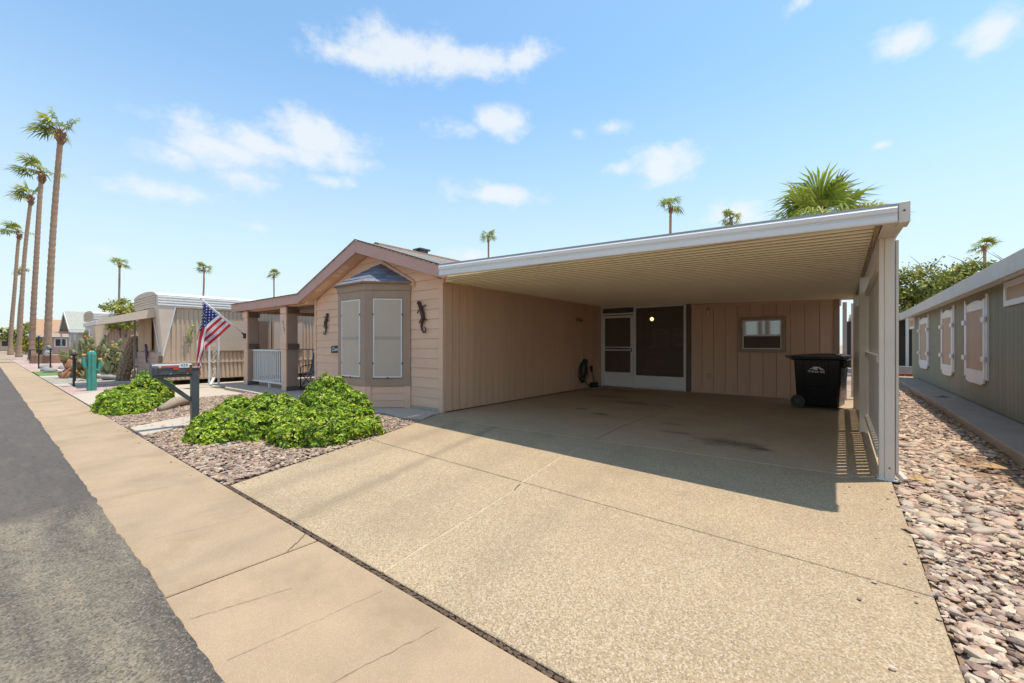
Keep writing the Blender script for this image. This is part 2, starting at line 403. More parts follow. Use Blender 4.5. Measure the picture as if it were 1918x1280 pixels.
def asphalt():
    m = bpy.data.materials.new('asphalt'); m.use_nodes = True; MATS['asphalt'] = m
    nt = m.node_tree; L = nt.links; N = lambda t: nt.nodes.new(t); p = nt.nodes['Principled BSDF']; p.inputs['Roughness'].default_value = .9
    tc = N('ShaderNodeTexCoord'); sp = N('ShaderNodeSeparateXYZ'); L.new(tc.outputs['Object'], sp.inputs[0])
    def nz(s, d=7, st=(1, 1, 1)):
        mp = N('ShaderNodeMapping'); mp.inputs['Scale'].default_value = st; L.new(tc.outputs['Object'], mp.inputs[0])
        n = N('ShaderNodeTexNoise'); n.inputs['Scale'].default_value = s; n.inputs['Detail'].default_value = d; n.inputs['Roughness'].default_value = .65; L.new(mp.outputs[0], n.inputs['Vector']); return n.outputs[0]
    def mr(f, a, b, c=0., d=1., cl=True):
        r = N('ShaderNodeMapRange'); r.clamp = cl
        for i, v in enumerate((a, b, c, d)): r.inputs[i + 1].default_value = v
        L.new(f, r.inputs[0]); return r.outputs[0]
    def ma(op, a, b):
        n = N('ShaderNodeMath'); n.operation = op
        for i, v in enumerate((a, b)):
            if isinstance(v, (int, float)): n.inputs[i].default_value = v
            else: L.new(v, n.inputs[i])
        return n.outputs[0]
    def mx(f, a, b):
        x = N('ShaderNodeMix'); x.data_type = 'RGBA'
        for i, v in ((0, f), (6, a), (7, b)):
            if isinstance(v, tuple): x.inputs[i].default_value = (*v, 1)
            else: L.new(v, x.inputs[i])
        return x.outputs[2]
    # the worn old surface begins past the end of the newer seal coat
    edge = ma('ADD', sp.outputs[0], ma('MULTIPLY', nz(2.2), 1.0))
    worn = mr(edge, -4.42, -4.12)
    seal = mx(mr(nz(1.4, 6, (.3, 1.4, 1)), .3, .7), (.085, .069, .058), (.12, .098, .081))
    seal = mx(mr(nz(150, 2), .60, .72), seal, (.17, .15, .13)); seal = mx(mr(nz(24, 6), .52, .70, 0, .8), seal, (.042, .035, .030)); seal = mx(mr(nz(5, 8, (.4, 1.8, 1)), .52, .72, 0, .6), seal, (.145, .122, .10))
    old = mx(mr(nz(1.1, 9, (.45, 2.2, 1)), .36, .64), (.085, .07, .055), (.35, .275, .185)); old = mx(mr(nz(14, 6), .48, .7, 0, .7), old, (.08, .07, .058))
    vo = N('ShaderNodeTexVoronoi'); vo.inputs['Scale'].default_value = 120; L.new(tc.outputs['Object'], vo.inputs['Vector'])
    sc = N('ShaderNodeSeparateColor'); L.new(vo.outputs['Color'], sc.inputs[0])
    old = mx(mr(sc.outputs[0], .45, .9, 0, .65), old, (.055, .05, .044)); old = mx(mr(sc.outputs[1], .7, .95, 0, .5), old, (.36, .32, .26))
    L.new(mx(worn, seal, old), p.inputs['Base Color'])
    b = N('ShaderNodeBump'); b.inputs['Distance'].default_value = .008
    L.new(mr(worn, 0, 1, .25, .9), b.inputs['Strength']); L.new(ma('ADD', nz(70, 4), vo.outputs['Distance']), b.inputs['Height']); L.new(b.outputs[0], p.inputs['Normal'])
asphalt()

def stained(name, base):
    """carport floor: same exposed-aggregate concrete with dark oil spots of their own shape"""
    m = MATS[base].copy(); m.name = name; MATS[name] = m
    nt = m.node_tree; L = nt.links; p = [n for n in nt.nodes if n.type == 'BSDF_PRINCIPLED'][0]; src = p.inputs['Base Color'].links[0].from_socket
    N = lambda t: nt.nodes.new(t); tc = N('ShaderNodeTexCoord')
    n = N('ShaderNodeTexNoise'); n.inputs['Scale'].default_value = 3.2; n.inputs['Detail'].default_value = 7; n.inputs['Roughness'].default_value = .7; L.new(tc.outputs['Object'], n.inputs['Vector'])
    prev = src
    for (x, y, rx, ry, am) in ((-1.15, 6.1, .55, .30, .75), (-.75, 6.0, .16, .1, .8), (-1.9, 6.35, .35, .12, .5), (-3.5, 7.15, .22, .13, .7), (-4.1, 7.5, .2, .12, .7), (-3.6, 9.0, .9, .3, .5),
                               (-4.6, 9.7, .7, .35, .45), (-2.2, 7.0, .25, .12, .4), (-4.9, 11.2, 1.0, .5, .4)):
        s = N('ShaderNodeVectorMath'); s.operation = 'SUBTRACT'; L.new(tc.outputs['Object'], s.inputs[0]); s.inputs[1].default_value = (x, y, 0)
        q = N('ShaderNodeVectorMath'); q.operation = 'MULTIPLY'; L.new(s.outputs[0], q.inputs[0]); q.inputs[1].default_value = (1 / rx, 1 / ry, 0)
        l = N('ShaderNodeVectorMath'); l.operation = 'LENGTH'; L.new(q.outputs[0], l.inputs[0])
        a = N('ShaderNodeMath'); a.operation = 'MULTIPLY_ADD'; L.new(n.outputs[0], a.inputs[0]); a.inputs[1].default_value = 2.6; L.new(l.outputs['Value'], a.inputs[2])
        r = N('ShaderNodeMapRange'); r.inputs[1].default_value = 2.3; r.inputs[2].default_value = 1.5; r.inputs[3].default_value = 0; r.inputs[4].default_value = am; L.new(a.outputs[0], r.inputs[0])
        x_ = N('ShaderNodeMix'); x_.data_type = 'RGBA'; L.new(r.outputs[0], x_.inputs[0]); L.new(prev, x_.inputs[6]); x_.inputs[7].default_value = (.10, .07, .052, 1); prev = x_.outputs[2]
    L.new(prev, p.inputs['Base Color'])
def tyre_tracks(name, tracks):
    """faint worn wheel tracks of their own shape, running up the driveway"""
    m = MATS[name]; nt = m.node_tree; L = nt.links; p = [n for n in nt.nodes if n.type == 'BSDF_PRINCIPLED'][0]; prev = p.inputs['Base Color'].links[0].from_socket
    N = lambda t: nt.nodes.new(t); tc = N('ShaderNodeTexCoord'); n = N('ShaderNodeTexNoise'); n.inputs['Scale'].default_value = 2.2; n.inputs['Detail'].default_value = 8; n.inputs['Roughness'].default_value = .7; L.new(tc.outputs['Object'], n.inputs['Vector'])
    for (xa, ya, xb, yb, w, am) in tracks:
        d = Vector((xb - xa, yb - ya, 0)).normalized(); nn = Vector((-d.y, d.x, 0))
        s = N('ShaderNodeVectorMath'); s.operation = 'SUBTRACT'; L.new(tc.outputs['Object'], s.inputs[0]); s.inputs[1].default_value = (xa, ya, 0)
        q = N('ShaderNodeVectorMath'); q.operation = 'DOT_PRODUCT'; L.new(s.outputs[0], q.inputs[0]); q.inputs[1].default_value = nn
        a = N('ShaderNodeMath'); a.operation = 'ABSOLUTE'; L.new(q.outputs['Value'], a.inputs[0])
        b = N('ShaderNodeMath'); b.operation = 'MULTIPLY_ADD'; L.new(n.outputs[0], b.inputs[0]); b.inputs[1].default_value = w * 1.6; L.new(a.outputs[0], b.inputs[2])
        r = N('ShaderNodeMapRange'); r.interpolation_type = 'SMOOTHSTEP'; r.inputs[1].default_value = w * 1.9; r.inputs[2].default_value = w * .7; r.inputs[3].default_value = 0; r.inputs[4].default_value = am; L.new(b.outputs[0], r.inputs[0])
        x_ = N('ShaderNodeMix'); x_.data_type = 'RGBA'; L.new(r.outputs[0], x_.inputs[0]); L.new(prev, x_.inputs[6]); x_.inputs[7].default_value = (.25, .185, .12, 1); prev = x_.outputs[2]
    L.new(prev, p.inputs['Base Color'])
tyre_tracks('aggregate', ((-3.18, 1.42, -4.0, 4.05, .13, .55), (-4.0, 1.42, -4.7, 3.9, .2, .35), (-1.55, 1.42, -1.95, 4.1, .2, .18), (-2.55, 1.42, -3.2, 4.2, .25, .15)))
tyre_tracks('sidewalk_concrete', ((-2.95, .5, -3.15, 1.4, .14, .22), (-3.75, .5, -3.95, 1.4, .2, .16), (-1.35, .5, -1.5, 1.4, .2, .16), (-6.1, .5, -6.4, 1.4, .18, .2), (-9.3, .5, -9.7, 1.4, .3, .2), (-5.2, .5, -4.9, 1.4, .1, .15)))
mat('carport_floor_base', (.37, .265, .155), .8, .13, 1.1, 8, bump=.4, bscale=170, speck=((.2, .15, .105), (.52, .42, .30)), sscale=150, samt=.4, dirt=(.29, .205, .125), dscale=.9, damt=.5)
stained('carport_floor', 'carport_floor_base')

# ------------------------------------------------------------------ ground, road, sidewalk, driveway
def struct(o): o['kind'] = 'structure'; return o
g = MB(); n = 24
g.add([(-700, -500, -.06), (500, -500, -.06), (500, 900, -.06), (-700, 900, -.06)], [(0, 1, 2, 3)])
struct(g.build('ground', 'dirt'))
# road: a sheet with a ragged edge that creeps over the sidewalk's edge
b = MB(); xs = []
x = 14.0
while x > -30: xs.append(x); x -= .05
while x > -400: xs.append(x); x -= 4.
vs = []; fs = []
for i, x in enumerate(xs):
    e = .575 + .018 * noise.noise(Vector((x * 1.1, 0, 0))) + (.016 * noise.noise(Vector((x * 6, 3, 0))) + .008 * noise.noise(Vector((x * 17, 3, 0))) if x > -30 else 0)
    vs += [(x, -7.0, -.02), (x, .40, .004), (x, e, .006), (x, e + .004, -.02)]
    if i: fs += [(4 * i + k, 4 * i - 4 + k, 4 * i - 3 + k, 4 * i + 1 + k) for k in range(3)]
b.add(vs, fs); struct(b.build('road', 'asphalt'))
# sidewalk in slabs
sw = bpy.data.objects.new('sidewalk', None); C.objects.link(sw); struct(sw); sw.location = (-5, 1, 0)
joints = [9.0, 5.35, 3.3, 1.25, -.72, -2.73, -4.85, -7.9, -10.6, -13.0, -15.7, -18.2, -20.8, -23.4, -26, -29, -33, -38, -45, -60, -90, -400]
for a, c in zip(joints, joints[1:]):
    gp = .020 if abs(a + 2.73) < .01 or abs(c + 2.73) < .01 else .004
    dz = random.uniform(-.003, .002)
    MB().flat([(c + gp * .5, .50), (a - gp * .5, .50), (a - gp * .5, 1.375), (c + gp * .5, 1.375)], -.05, dz).build('sidewalk_slab', 'sidewalk_concrete', sw, bevel=.006)
# cracks in the sidewalk: thin dark sealed cracks with their own wandering line
def crack(pts, w, z):
    m = MB()
    for p, q in zip(pts, pts[1:]):
        d = Vector((q[0] - p[0], q[1] - p[1], 0)); k = Vector((-d.y, d.x, 0)).normalized() * w * random.uniform(.3, .7)
        m.add([(p[0] - k.x, p[1] - k.y, z), (q[0] - k.x, q[1] - k.y, z), (q[0] + k.x, q[1] + k.y, z), (p[0] + k.x, p[1] + k.y, z)], [(0, 1, 2, 3)])
    return m
ck = MB()
for (x0, y0, x1, y1, w, st) in ((-2.42, .60, -2.30, 1.02, .0024, 18), (-1.55, .75, -1.45, 1.3, .0018, 16), (-2.73, 1.18, -2.88, 1.365, .005, 12), (-3.6, .7, -3.5, 1.36, .0012, 24), (-1.98, .62, -1.9, 1.3, .0014, 20), (-5.9, .6, -5.8, 1.36, .0012, 20)):
    pts = [(x0 + (x1 - x0) * i / st + .012 * noise.noise(Vector((i * .6, x0 * 9, 0))), y0 + (y1 - y0) * i / st) for i in range(st + 1)]
    q = crack(pts, w, .0035); ck.add(q.v, q.f)
ck.build('hairline_crack', 'trim_dark', sw, kind='stuff', norm=False)
# driveway and carport floor slabs; dark filler lies in the joints
dw = bpy.data.objects.new('driveway', None); C.objects.link(dw); struct(dw); dw.location = (-2.4, 3, 0)
mid = lambda y: -2.06 - .105 * (min(y, 5.2) - 1.4) * 1.5 - .02 * max(0, y - 5.2) * 1.0 if y < 3 else (-2.37 - .182 * (y - 3.12) if y < 4.22 else (-2.57 - .085 * (y - 4.22) if y < 6.24 else -2.742 - .017 * (y - 6.24)))
left = lambda y: -4.44 - .352 * (y - 1.41) if y < 3.28 else (-5.10 - .386 * (y - 3.28) if y < 4.24 else -5.47 - .41 * (y - 4.24))
left2 = lambda y: max(-5.94, left(y))
right = lambda y: .375
rows = [(lambda x: 1.405, lambda x: 3.04 - .045 * (x - .37) * 1.0), (lambda x: 3.04 - .045 * (x - .37), lambda x: 5.33 + .06 * x), (lambda x: 5.33 + .06 * x, lambda x: 8.08 + .02 * x), (lambda x: 8.08 + .02 * x, lambda x: 12.1)]
for r, (ya, yb) in enumerate(rows):
    for side in (0, 1):
        pts = []
        k = 8; gp = .006
        for i in range(k + 1):      # up the left edge then down the right edge
            f = i / k; xl = -2.5 if side else -5; y = ya(xl) * (1 - f) + yb(xl) * f
            e = (mid(y) + gp) if side else left2(y); pts.append((e, ya(e) * (1 - f) + yb(e) * f + (gp if i == 0 else -gp if i == k else 0)))
        for i in range(k, -1, -1):
            f = i / k; xl = .3 if side else -2.5; y = ya(xl) * (1 - f) + yb(xl) * f
            e = right(y) if side else (mid(y) - gp); pts.append((e, ya(e) * (1 - f) + yb(e) * f + (gp if i == 0 else -gp if i == k else 0)))
        MB().flat(pts, -.05, random.uniform(-.002, .002)).build('driveway_slab', 'aggregate' if r < 2 else 'carport_floor', dw, bevel=.004)
jf = MB()      # pale sealant in the lengthwise joint of the driveway
for i in range(38):
    ya, yb = 1.42 + i * .1, 1.52 + i * .1
    jf.add([(mid(ya) - .0065, ya, -.0045), (mid(ya) + .0065, ya, -.0045), (mid(yb) + .0065, yb, -.0045), (mid(yb) - .0065, yb, -.0045)], [(0, 1, 2, 3)])
jf.build('joint_sealant', mat('sealant', (.52, .41, .265), .85, .3, 12), dw, norm=False)
# soil and dry litter wedged in the gap between sidewalk and driveway
lt = MB()
for i in range(1500):
    x = random.uniform(-4.5, .4); y = 1.39 + random.gauss(0, .006); s = random.uniform(.004, .011)
    lt.ball((x, y, -.012 + random.uniform(0, .008)), (s * 1.6, s, s * .6), 5, 3)
lt.build('joint_debris', mat('debris', (.12, .075, .045), .95, .5, 40), dw, kind='stuff')
# apron that curves along the front of the house, and the porch walk
def slab(name, poly, z, m, bevel=.008): return struct(MB().flat(poly, -.06, z).build(name, m, None, bevel=bevel))
slab('front_apron', [(-5.955, 5.39), (-5.955, 5.2), (-5.85, 4.98), (-5.70, 4.72), (-6.0, 4.62), (-6.35, 4.62), (-6.8, 4.72), (-7.3, 4.55), (-7.9, 4.35), (-8.6, 4.25), (-9.4, 4.25), (-10.2, 4.3), (-11, 4.4), (-12.1, 4.5), (-13.4, 4.55), (-14.6, 4.5), (-15.3, 4.75), (-15.3, 9.2), (-10.87, 9.2), (-10.87, 5.39)], .012, 'old_concrete')
d = Vector((-.56, .83)).normalized(); nn = Vector((d.y, -d.x)); p0 = Vector((-8.45, 1.40))
a0 = Vector((-7.85, 1.41)); a1 = Vector((-8.72, 1.41))
slab('stepping_walk', [tuple(a0), tuple(a0 + d * 3.4), tuple(a1 + d * 3.4 + nn * -.0), tuple(a1)], .010, 'old_concrete')
slab('neighbor_driveway', [(-12.4, 1.41), (-12.55, 4.3), (-15.35, 4.3), (-15.35, 14), (-16.9, 14), (-16.9, 2.3), (-15.6, 1.41)], -.004, 'old_concrete')
slab('garden_walk', [(-19.4, 1.41), (-19.3, 3.5), (-20.3, 3.5), (-20.5, 1.41)], -.006, 'old_concrete')
slab('garden_walk', [(-25.0, 1.41), (-24.6, 4.5), (-25.6, 4.5), (-26.2, 1.41)], -.006, 'old_concrete')
slab('garden_lawn', [(-26.3, 1.45), (-25.9, 3.6), (-29.5, 3.6), (-31, 1.45)], -.012, 'turf', 0)
slab('pink_gravel_bed', [(-15.65, 1.42), (-17.0, 2.35), (-17.0, 3.6), (-19.25, 3.6), (-19.35, 1.42)], -.02, 'pink_gravel', 0)
slab('grey_gravel_bed', [(-20.55, 1.42), (-20.35, 4.6), (-24.55, 4.6), (-24.95, 1.42)], -.02, 'grey_gravel', 0)
slab('far_gravel_bed', [(-31.1, 1.42), (-29.6, 4.6), (-60, 4.6), (-60, 1.42)], -.02, 'pink_gravel', 0)

mat('fascia_grey', (.52, .47, .42), .55, .06, 3, dirt=(.42, .37, .32), damt=.3)
# ------------------------------------------------------------------ stones and gravel
def ico():
    t = (1 + 5 ** .5) / 2
    v = np.array([(-1, t, 0), (1, t, 0), (-1, -t, 0), (1, -t, 0), (0, -1, t), (0, 1, t), (0, -1, -t), (0, 1, -t), (t, 0, -1), (t, 0, 1), (-t, 0, -1), (-t, 0, 1)], float); v /= np.linalg.norm(v[0])
    f = np.array([(0, 11, 5), (0, 5, 1), (0, 1, 7), (0, 7, 10), (0, 10, 11), (1, 5, 9), (5, 11, 4), (11, 10, 2), (10, 7, 6), (7, 1, 8), (3, 9, 4), (3, 4, 2), (3, 2, 6), (3, 6, 8), (3, 8, 9), (4, 9, 5), (2, 4, 11), (6, 2, 10), (8, 6, 7), (9, 8, 1)])
    return v, f
IV, IF = ico()
PAL = 1.04 * np.array([1.03, .955, .835]) * np.array([(.43, .31, .25), (.50, .39, .32), (.33, .23, .19), (.56, .47, .39), (.38, .33, .28), (.28, .19, .165), (.47, .33, .24), (.55, .46, .38), (.36, .28, .26), (.22, .17, .15)])
def stones_mesh(name, P, A, ang, tilt, col, smooth, seed=0, rough=.22):
    """P (n,3) centres, A (n,3) half axes"""
    rg = np.random.default_rng(seed); n = len(P)
    V = IV[None] * (1 + rg.uniform(-rough, rough, (n, 12, 1)))
    V = V * A[:, None, :]
    ct, st = np.cos(tilt), np.sin(tilt); y = V[..., 1].copy(); z = V[..., 2].copy()
    V[..., 1] = y * ct[:, None] - z * st[:, None]; V[..., 2] = y * st[:, None] + z * ct[:, None]
    ca, sa = np.cos(ang), np.sin(ang); x = V[..., 0].copy(); y = V[..., 1].copy()
    V[..., 0] = x * ca[:, None] - y * sa[:, None]; V[..., 1] = x * sa[:, None] + y * ca[:, None]
    V += P[:, None, :]
    F = IF[None] + (np.arange(n) * 12)[:, None, None]
    return fast_mesh(name, V.reshape(-1, 3), F.reshape(-1, 3), np.repeat(col, 20, axis=0), smooth)
def fast_mesh(name, V, F, colf, smooth=False):
    me = bpy.data.meshes.new(name); k = F.shape[1]; me.vertices.add(len(V)); me.loops.add(F.size); me.polygons.add(len(F))
    me.vertices.foreach_set('co', V.astype(np.float32).ravel()); me.loops.foreach_set('vertex_index', F.astype(np.int32).ravel())
    me.polygons.foreach_set('loop_start', (np.arange(len(F)) * k).astype(np.int32)); me.update(calc_edges=True)
    if colf is not None:
        at = me.color_attributes.new('Col', 'FLOAT_COLOR', 'CORNER'); c = np.ones((len(F), k, 4), np.float32); c[:, :, :3] = colf[:, None, :]
        at.data.foreach_set('color', c.ravel())
    if smooth: me.shade_smooth()
    else: me.shade_flat()
    me.validate(); return me
def scatter(poly, sizef, cover, seed, avoid=()):
    """random stone centres inside a polygon, density following the local stone size"""
    rg = np.random.default_rng(seed); xs = [p[0] for p in poly]; ys = [p[1] for p in poly]
    out = []; A = (max(xs) - min(xs)) * (max(ys) - min(ys)); smin = .016
    N = int(A * cover / (smin * smin * 4)); N = min(N, 220000)
    X = rg.uniform(min(xs), max(xs), N); Y = rg.uniform(min(ys), max(ys), N); U = rg.uniform(0, 1, N); dens = N / A
    for x, y, u in zip(X, Y, U):
        s = sizef(x, y)
        if u > cover / (4 * s * s) / dens: continue
        if not inside(poly, x, y) or any(inside(a, x, y) for a in avoid): continue
        out.append((x, y, s))
    return np.array(out)

# bed between sidewalk, driveway and house
BED = [(-4.50, 1.39), (-5.13, 3.28), (-5.50, 4.24), (-5.66, 4.66), (-6.0, 4.56), (-6.4, 4.56), (-6.8, 4.66), (-7.3, 4.48), (-7.9, 4.28), (-8.6, 4.18), (-9.4, 4.18), (-10.2, 4.24), (-11, 4.34), (-12.1, 4.44), (-12.5, 4.4), (-12.36, 1.39)]
WALK = [(-7.82, 1.3), (-9.78, 4.3), (-10.66, 4.3), (-8.75, 1.3)]
struct(MB().flat(BED, -.05, -.022).build('gravel_bed', 'gravel_base'))
P = scatter(BED, lambda x, y: .0165 + .003 * max(0, noise.noise(Vector((x * 2, y * 2, 0)))), 1.55, 1, (WALK,))
def gravel(name, P, seed, flatness=.55, smooth=False, rough=.22, bright=1.):
    rg = np.random.default_rng(seed); n = len(P); s = P[:, 2] * rg.lognormal(0, .28, n)
    A = np.stack([s * rg.uniform(1., 1.6, n), s * rg.uniform(.7, 1.05, n), s * flatness * rg.uniform(.6, 1.15, n)], 1)
    z = -.02 + s * .35 + rg.uniform(0, .012, n)
    col = PAL[rg.integers(0, len(PAL), n)] * rg.uniform(.75, 1.2, (n, 1)) * bright
    me = stones_mesh(name, np.stack([P[:, 0], P[:, 1], z], 1), A, rg.uniform(0, 6.28, n), rg.normal(0, .35, n), col, smooth, seed, rough)
    o = link(me, name, 'stone', None, 'stuff'); return o
tag(gravel('gravel', P, 2, bright=.85), 'pinkish brown crushed gravel in the bed beside the driveway', 'gravel')
# rock bed between the driveway and the green house
RB = [(.385, -.6), (.385, 22), (1.50, 22), (1.50, 7), (1.75, 4), (3.2, 1.4), (3.2, -.6)]
rb = struct(MB().flat(RB, -.05, -.022).build('rock_bed', mat('rock_soil', (.24, .155, .095), .95, .3, 6, bump=.6, bscale=70)))
def rsize(x, y):
    q = noise.noise(Vector((x * 1.3, y * 1.1, 5)))
    if y < 3.9: return .0152 + .004 * q
    if y < 7.5: return .022 + .005 * q
    return .025 + .006 * q
P = scatter(RB, rsize, 1.7, 4)
# a bare patch of soil by the walkway stays thin
keep = [not (((p[0] - 1.28) / .30) ** 2 + ((p[1] - 6.6) / .75) ** 2 < 1 and random.random() < .85) for p in P]
P = P[np.array(keep)]
tag(gravel('river_gravel', P, 6, .5), 'pale pinkish river gravel filling the strip beside the driveway', 'gravel')
# the larger river stones, each one a stone of its own
variants = []
for k in range(8):
    rg = np.random.default_rng(100 + k); bm = bmesh.new(); bmesh.ops.create_icosphere(bm, subdivisions=2, radius=1.)
    for v in bm.verts:
        p = v.co.copy(); q = 1 + .22 * noise.noise(p * 1.3 + Vector((k * 7, 0, 0))) + .05 * noise.noise(p * 4 + Vector((0, k * 5, 0))); v.co = p * q
        v.co.z = max(v.co.z, -.6)
    me = bpy.data.meshes.new('stone'); bm.to_mesh(me); bm.free(); me.shade_smooth(); variants.append(me)
vm = []
for k in range(6):
    c = [(.53, .385, .285), (.46, .365, .28), (.60, .465, .335), (.48, .325, .24), (.40, .32, .25), (.57, .43, .285)][k]
    vm.append(mat('river_stone_%s' % ['buff', 'grey', 'cream', 'rose', 'slate', 'ochre'][k], c, .7, .2, 9, bump=.2, bscale=40, rand=.12))
placed = []
rr = random.Random(11); tries = 0
while len(placed) < 290 and tries < 30000:
    tries += 1
    if rr.random() < .6: x = rr.uniform(.42, 1.62); y = 4.0 + 4.0 * rr.random() ** 1.5; s = rr.uniform(.034, .066)
    else: x = rr.uniform(.42, 2.2); y = rr.uniform(1.6, 4.2); s = rr.uniform(.019, .031)
    if y > 7 and x > 1.44 or (4 < y <= 7 and x > 1.6): continue
    if ((x - 1.28) / .35) ** 2 + ((y - 6.6) / .8) ** 2 < 1: continue
    if any((x - a) ** 2 + (y - b_) ** 2 < (.82 * (s + t)) ** 2 for a, b_, t in placed): continue
    placed.append((x, y, s))
for i, (x, y, s) in enumerate(placed):
    o = bpy.data.objects.new('stone', variants[i % 8]); C.objects.link(o)
    if not variants[i % 8].materials: variants[i % 8].materials.append(vm[0])
    o.material_slots[0].link = 'OBJECT'; o.material_slots[0].material = vm[rr.randrange(6)]
    o.scale = (s * rr.uniform(1.05, 1.5), s * rr.uniform(.7, .95), s * rr.uniform(.38, .6)); o.location = (x, y, -.018 + s * .32)
    o.rotation_euler = (rr.gauss(0, .14), rr.gauss(0, .14), rr.uniform(0, 6.28)); o.parent = rb
# ------------------------------------------------------------------ main house
house = thing('main_house', 'peach and brown home with gabled front, bay window and covered porch beside the carport', 'house', (-8.4, 8, 0))
RX = -8.42; RZ = 3.61; SR = .318; SL = .36
ztop = lambda x: RZ - (SR * (x - RX) if x > RX else SL * (RX - x))
XR = -5.60; XL = -11.15; XP = -15.85; YF = 5.08; YB = 19.0
fw = box('front_wall', 'trim_taupe', house, -10.88, -5.97, 5.45, 5.55, 0, 2.55)
pts = [(-10.88, 5.45, 2.55), (-5.97, 5.45, 2.55), (-5.97, 5.45, 2.56), (RX, 5.45, 3.33), (-10.88, 5.45, 2.46 + .01)]
MB().prism([(-10.88, 5.452, 2.55), (-5.97, 5.452, 2.55), (RX, 5.452, 3.33)], (0, .09, 0)).build('gable_infill', 'trim_taupe', fw)
z = .07
while z < 3.3:
    z1 = z + .184; zm = z1
    def lim(q):
        xl = max(-10.9, RX - (3.345 - q) / SL); xr = min(-6.07, RX + (3.345 - q) / SR); return xl, xr
    a, b_ = lim(z); c, d_ = lim(min(z1, 3.335))
    if b_ - a > .1:
        m = MB(); zt = min(z1, 3.335) + .006
        v = [(a, 5.424, z), (b_, 5.424, z), (d_, 5.440, zt), (c, 5.440, zt), (a, 5.452, z), (b_, 5.452, z), (d_, 5.452, zt), (c, 5.452, zt)]
        m.add(v, [(0, 1, 2, 3), (4, 7, 6, 5), (0, 4, 5, 1), (2, 6, 7, 3), (0, 3, 7, 4), (1, 5, 6, 2)]); m.build('siding_board', 'siding_peach', fw)
    z = z1 + .009
box('corner_board', 'siding_peach', house, -6.07, -5.95, 5.405, 5.47, 0, 2.56, .004)
box('corner_board', 'siding_peach', house, -10.93, -10.86, 5.41, 5.60, 0, 2.5, .004)
box('foundation_skirt', 'old_concrete', house, -10.85, -6.0, 5.43, 5.5, 0, .075)
# wall facing the carport: vertical grooved planks
sw_ = box('side_wall', 'trim_dark', house, -6.05, -5.972, 5.56, 12.2, 0, 2.56)
y = 5.475
pl = MB().box(0, .02, 0, .187, .015, 2.475).mesh('plank', bevel=.005)
k = 0
while y < 12.05:
    o = link(pl, 'plank', 'siding_brown', sw_); o.location = (-5.972 + random.uniform(-.001, .0015), y, 0); attach(o, sw_); y += .2; k += 1
box('top_trim', 'soffit_peach', house, -5.99, -5.925, 5.41, 13.0, 2.475, 2.565, .004)
# rear wall of the carport (storage room)
bw = box('rear_wall', 'trim_taupe', house, -3.26, -.13, 12.13, 12.22, 0, 2.42)
px = -3.255
pl2 = MB().box(0, .277, -.02, 0, .02, 2.31).mesh('plank', bevel=.004)
while px < -.2:
    w_ = min(.277, -.135 - px)
    o = link(pl2, 'plank', 'siding_back', bw); o.location = (px, 12.13, 0); o.scale = (w_ / .277, 1, 1); attach(o, bw); px += .286
box('top_trim', 'siding_back', house, -3.26, -.13, 12.09, 12.14, 2.31, 2.40, .003)
box('base_board', 'siding_back', house, -3.26, -.135, 12.092, 12.112, -.01, .045)
box('storage_roof', 'white_metal', house, -3.4, .0, 12.38, 15.6, 2.44, 2.5)
box('corner_trim', 'trim_dark', house, -3.38, -3.26, 12.07, 12.2, 0, 2.45, .004)
box('corner_trim', 'trim_taupe', house, -.135, -.03, 12.07, 12.3, 0, 2.42, .004)
box('storage_side_wall', 'siding_back', house, -.14, -.05, 12.3, 15.5, 0, 2.4)
# storage window
def PY(px, py, Y):
    u = (px - 959) / 781; v = (646 - py) / 781; a = R(YAW)
    dx = -math.sin(a) + u * math.cos(a); dy = math.cos(a) + u * math.sin(a); t = Y / dy; return dx * t, Y, 1.3 + v * t
def GR(px, py, zz=0.):
    u = (px - 959) / 781; v = (646 - py) / 781; a = R(YAW); t = (zz - 1.3) / v
    return ((-math.sin(a) + u * math.cos(a)) * t, (math.cos(a) + u * math.sin(a)) * t, zz)
def PD(px, py, t):
    u = (px - 959) / 781; v = (646 - py) / 781; a = R(YAW)
    return Vector(((-math.sin(a) + u * math.cos(a)) * t, (math.cos(a) + u * math.sin(a)) * t, 1.3 + v * t))
x0, _, z1 = PY(1384, 595, 12.1); x1, _, z0 = PY(1472, 661, 12.1)
def ring(name, m, parent, x0, x1, z0, z1, w, ya, yb, bevel=.003):
    b = MB(); b.box(x0, x0 + w, ya, yb, z0, z1).box(x1 - w, x1, ya, yb, z0, z1).box(x0 + w, x1 - w, ya, yb, z0, z0 + w).box(x0 + w, x1 - w, ya, yb, z1 - w, z1)
    return b.build(name, m, parent, bevel=bevel)
win = ring('window', 'trim_taupe', house, x0, x1, z0, z1, .085, 12.06, 12.13)
ring('window_sash', 'white_paint', win, x0 + .085, x1 - .085, z0 + .085, z1 - .085, .026, 12.075, 12.12)
zm = (z0 + z1) / 2 - .02
box('meeting_rail', 'white_paint', win, x0 + .112, x1 - .112, 12.072, 12.118, zm - .02, zm + .02, .003)
box('pane', 'window_glass', win, x0 + .1, x1 - .1, 12.10, 12.112, zm, z1 - .1)
box('pane', 'door_screen', win, x0 + .1, x1 - .1, 12.085, 12.089, z0 + .1, zm)
box('window_blind', mat('blind_brown', (.20, .15, .115), .8, .2, 3), win, x0 + .1, x1 - .1, 12.105, 12.117, z0 + .1, zm)
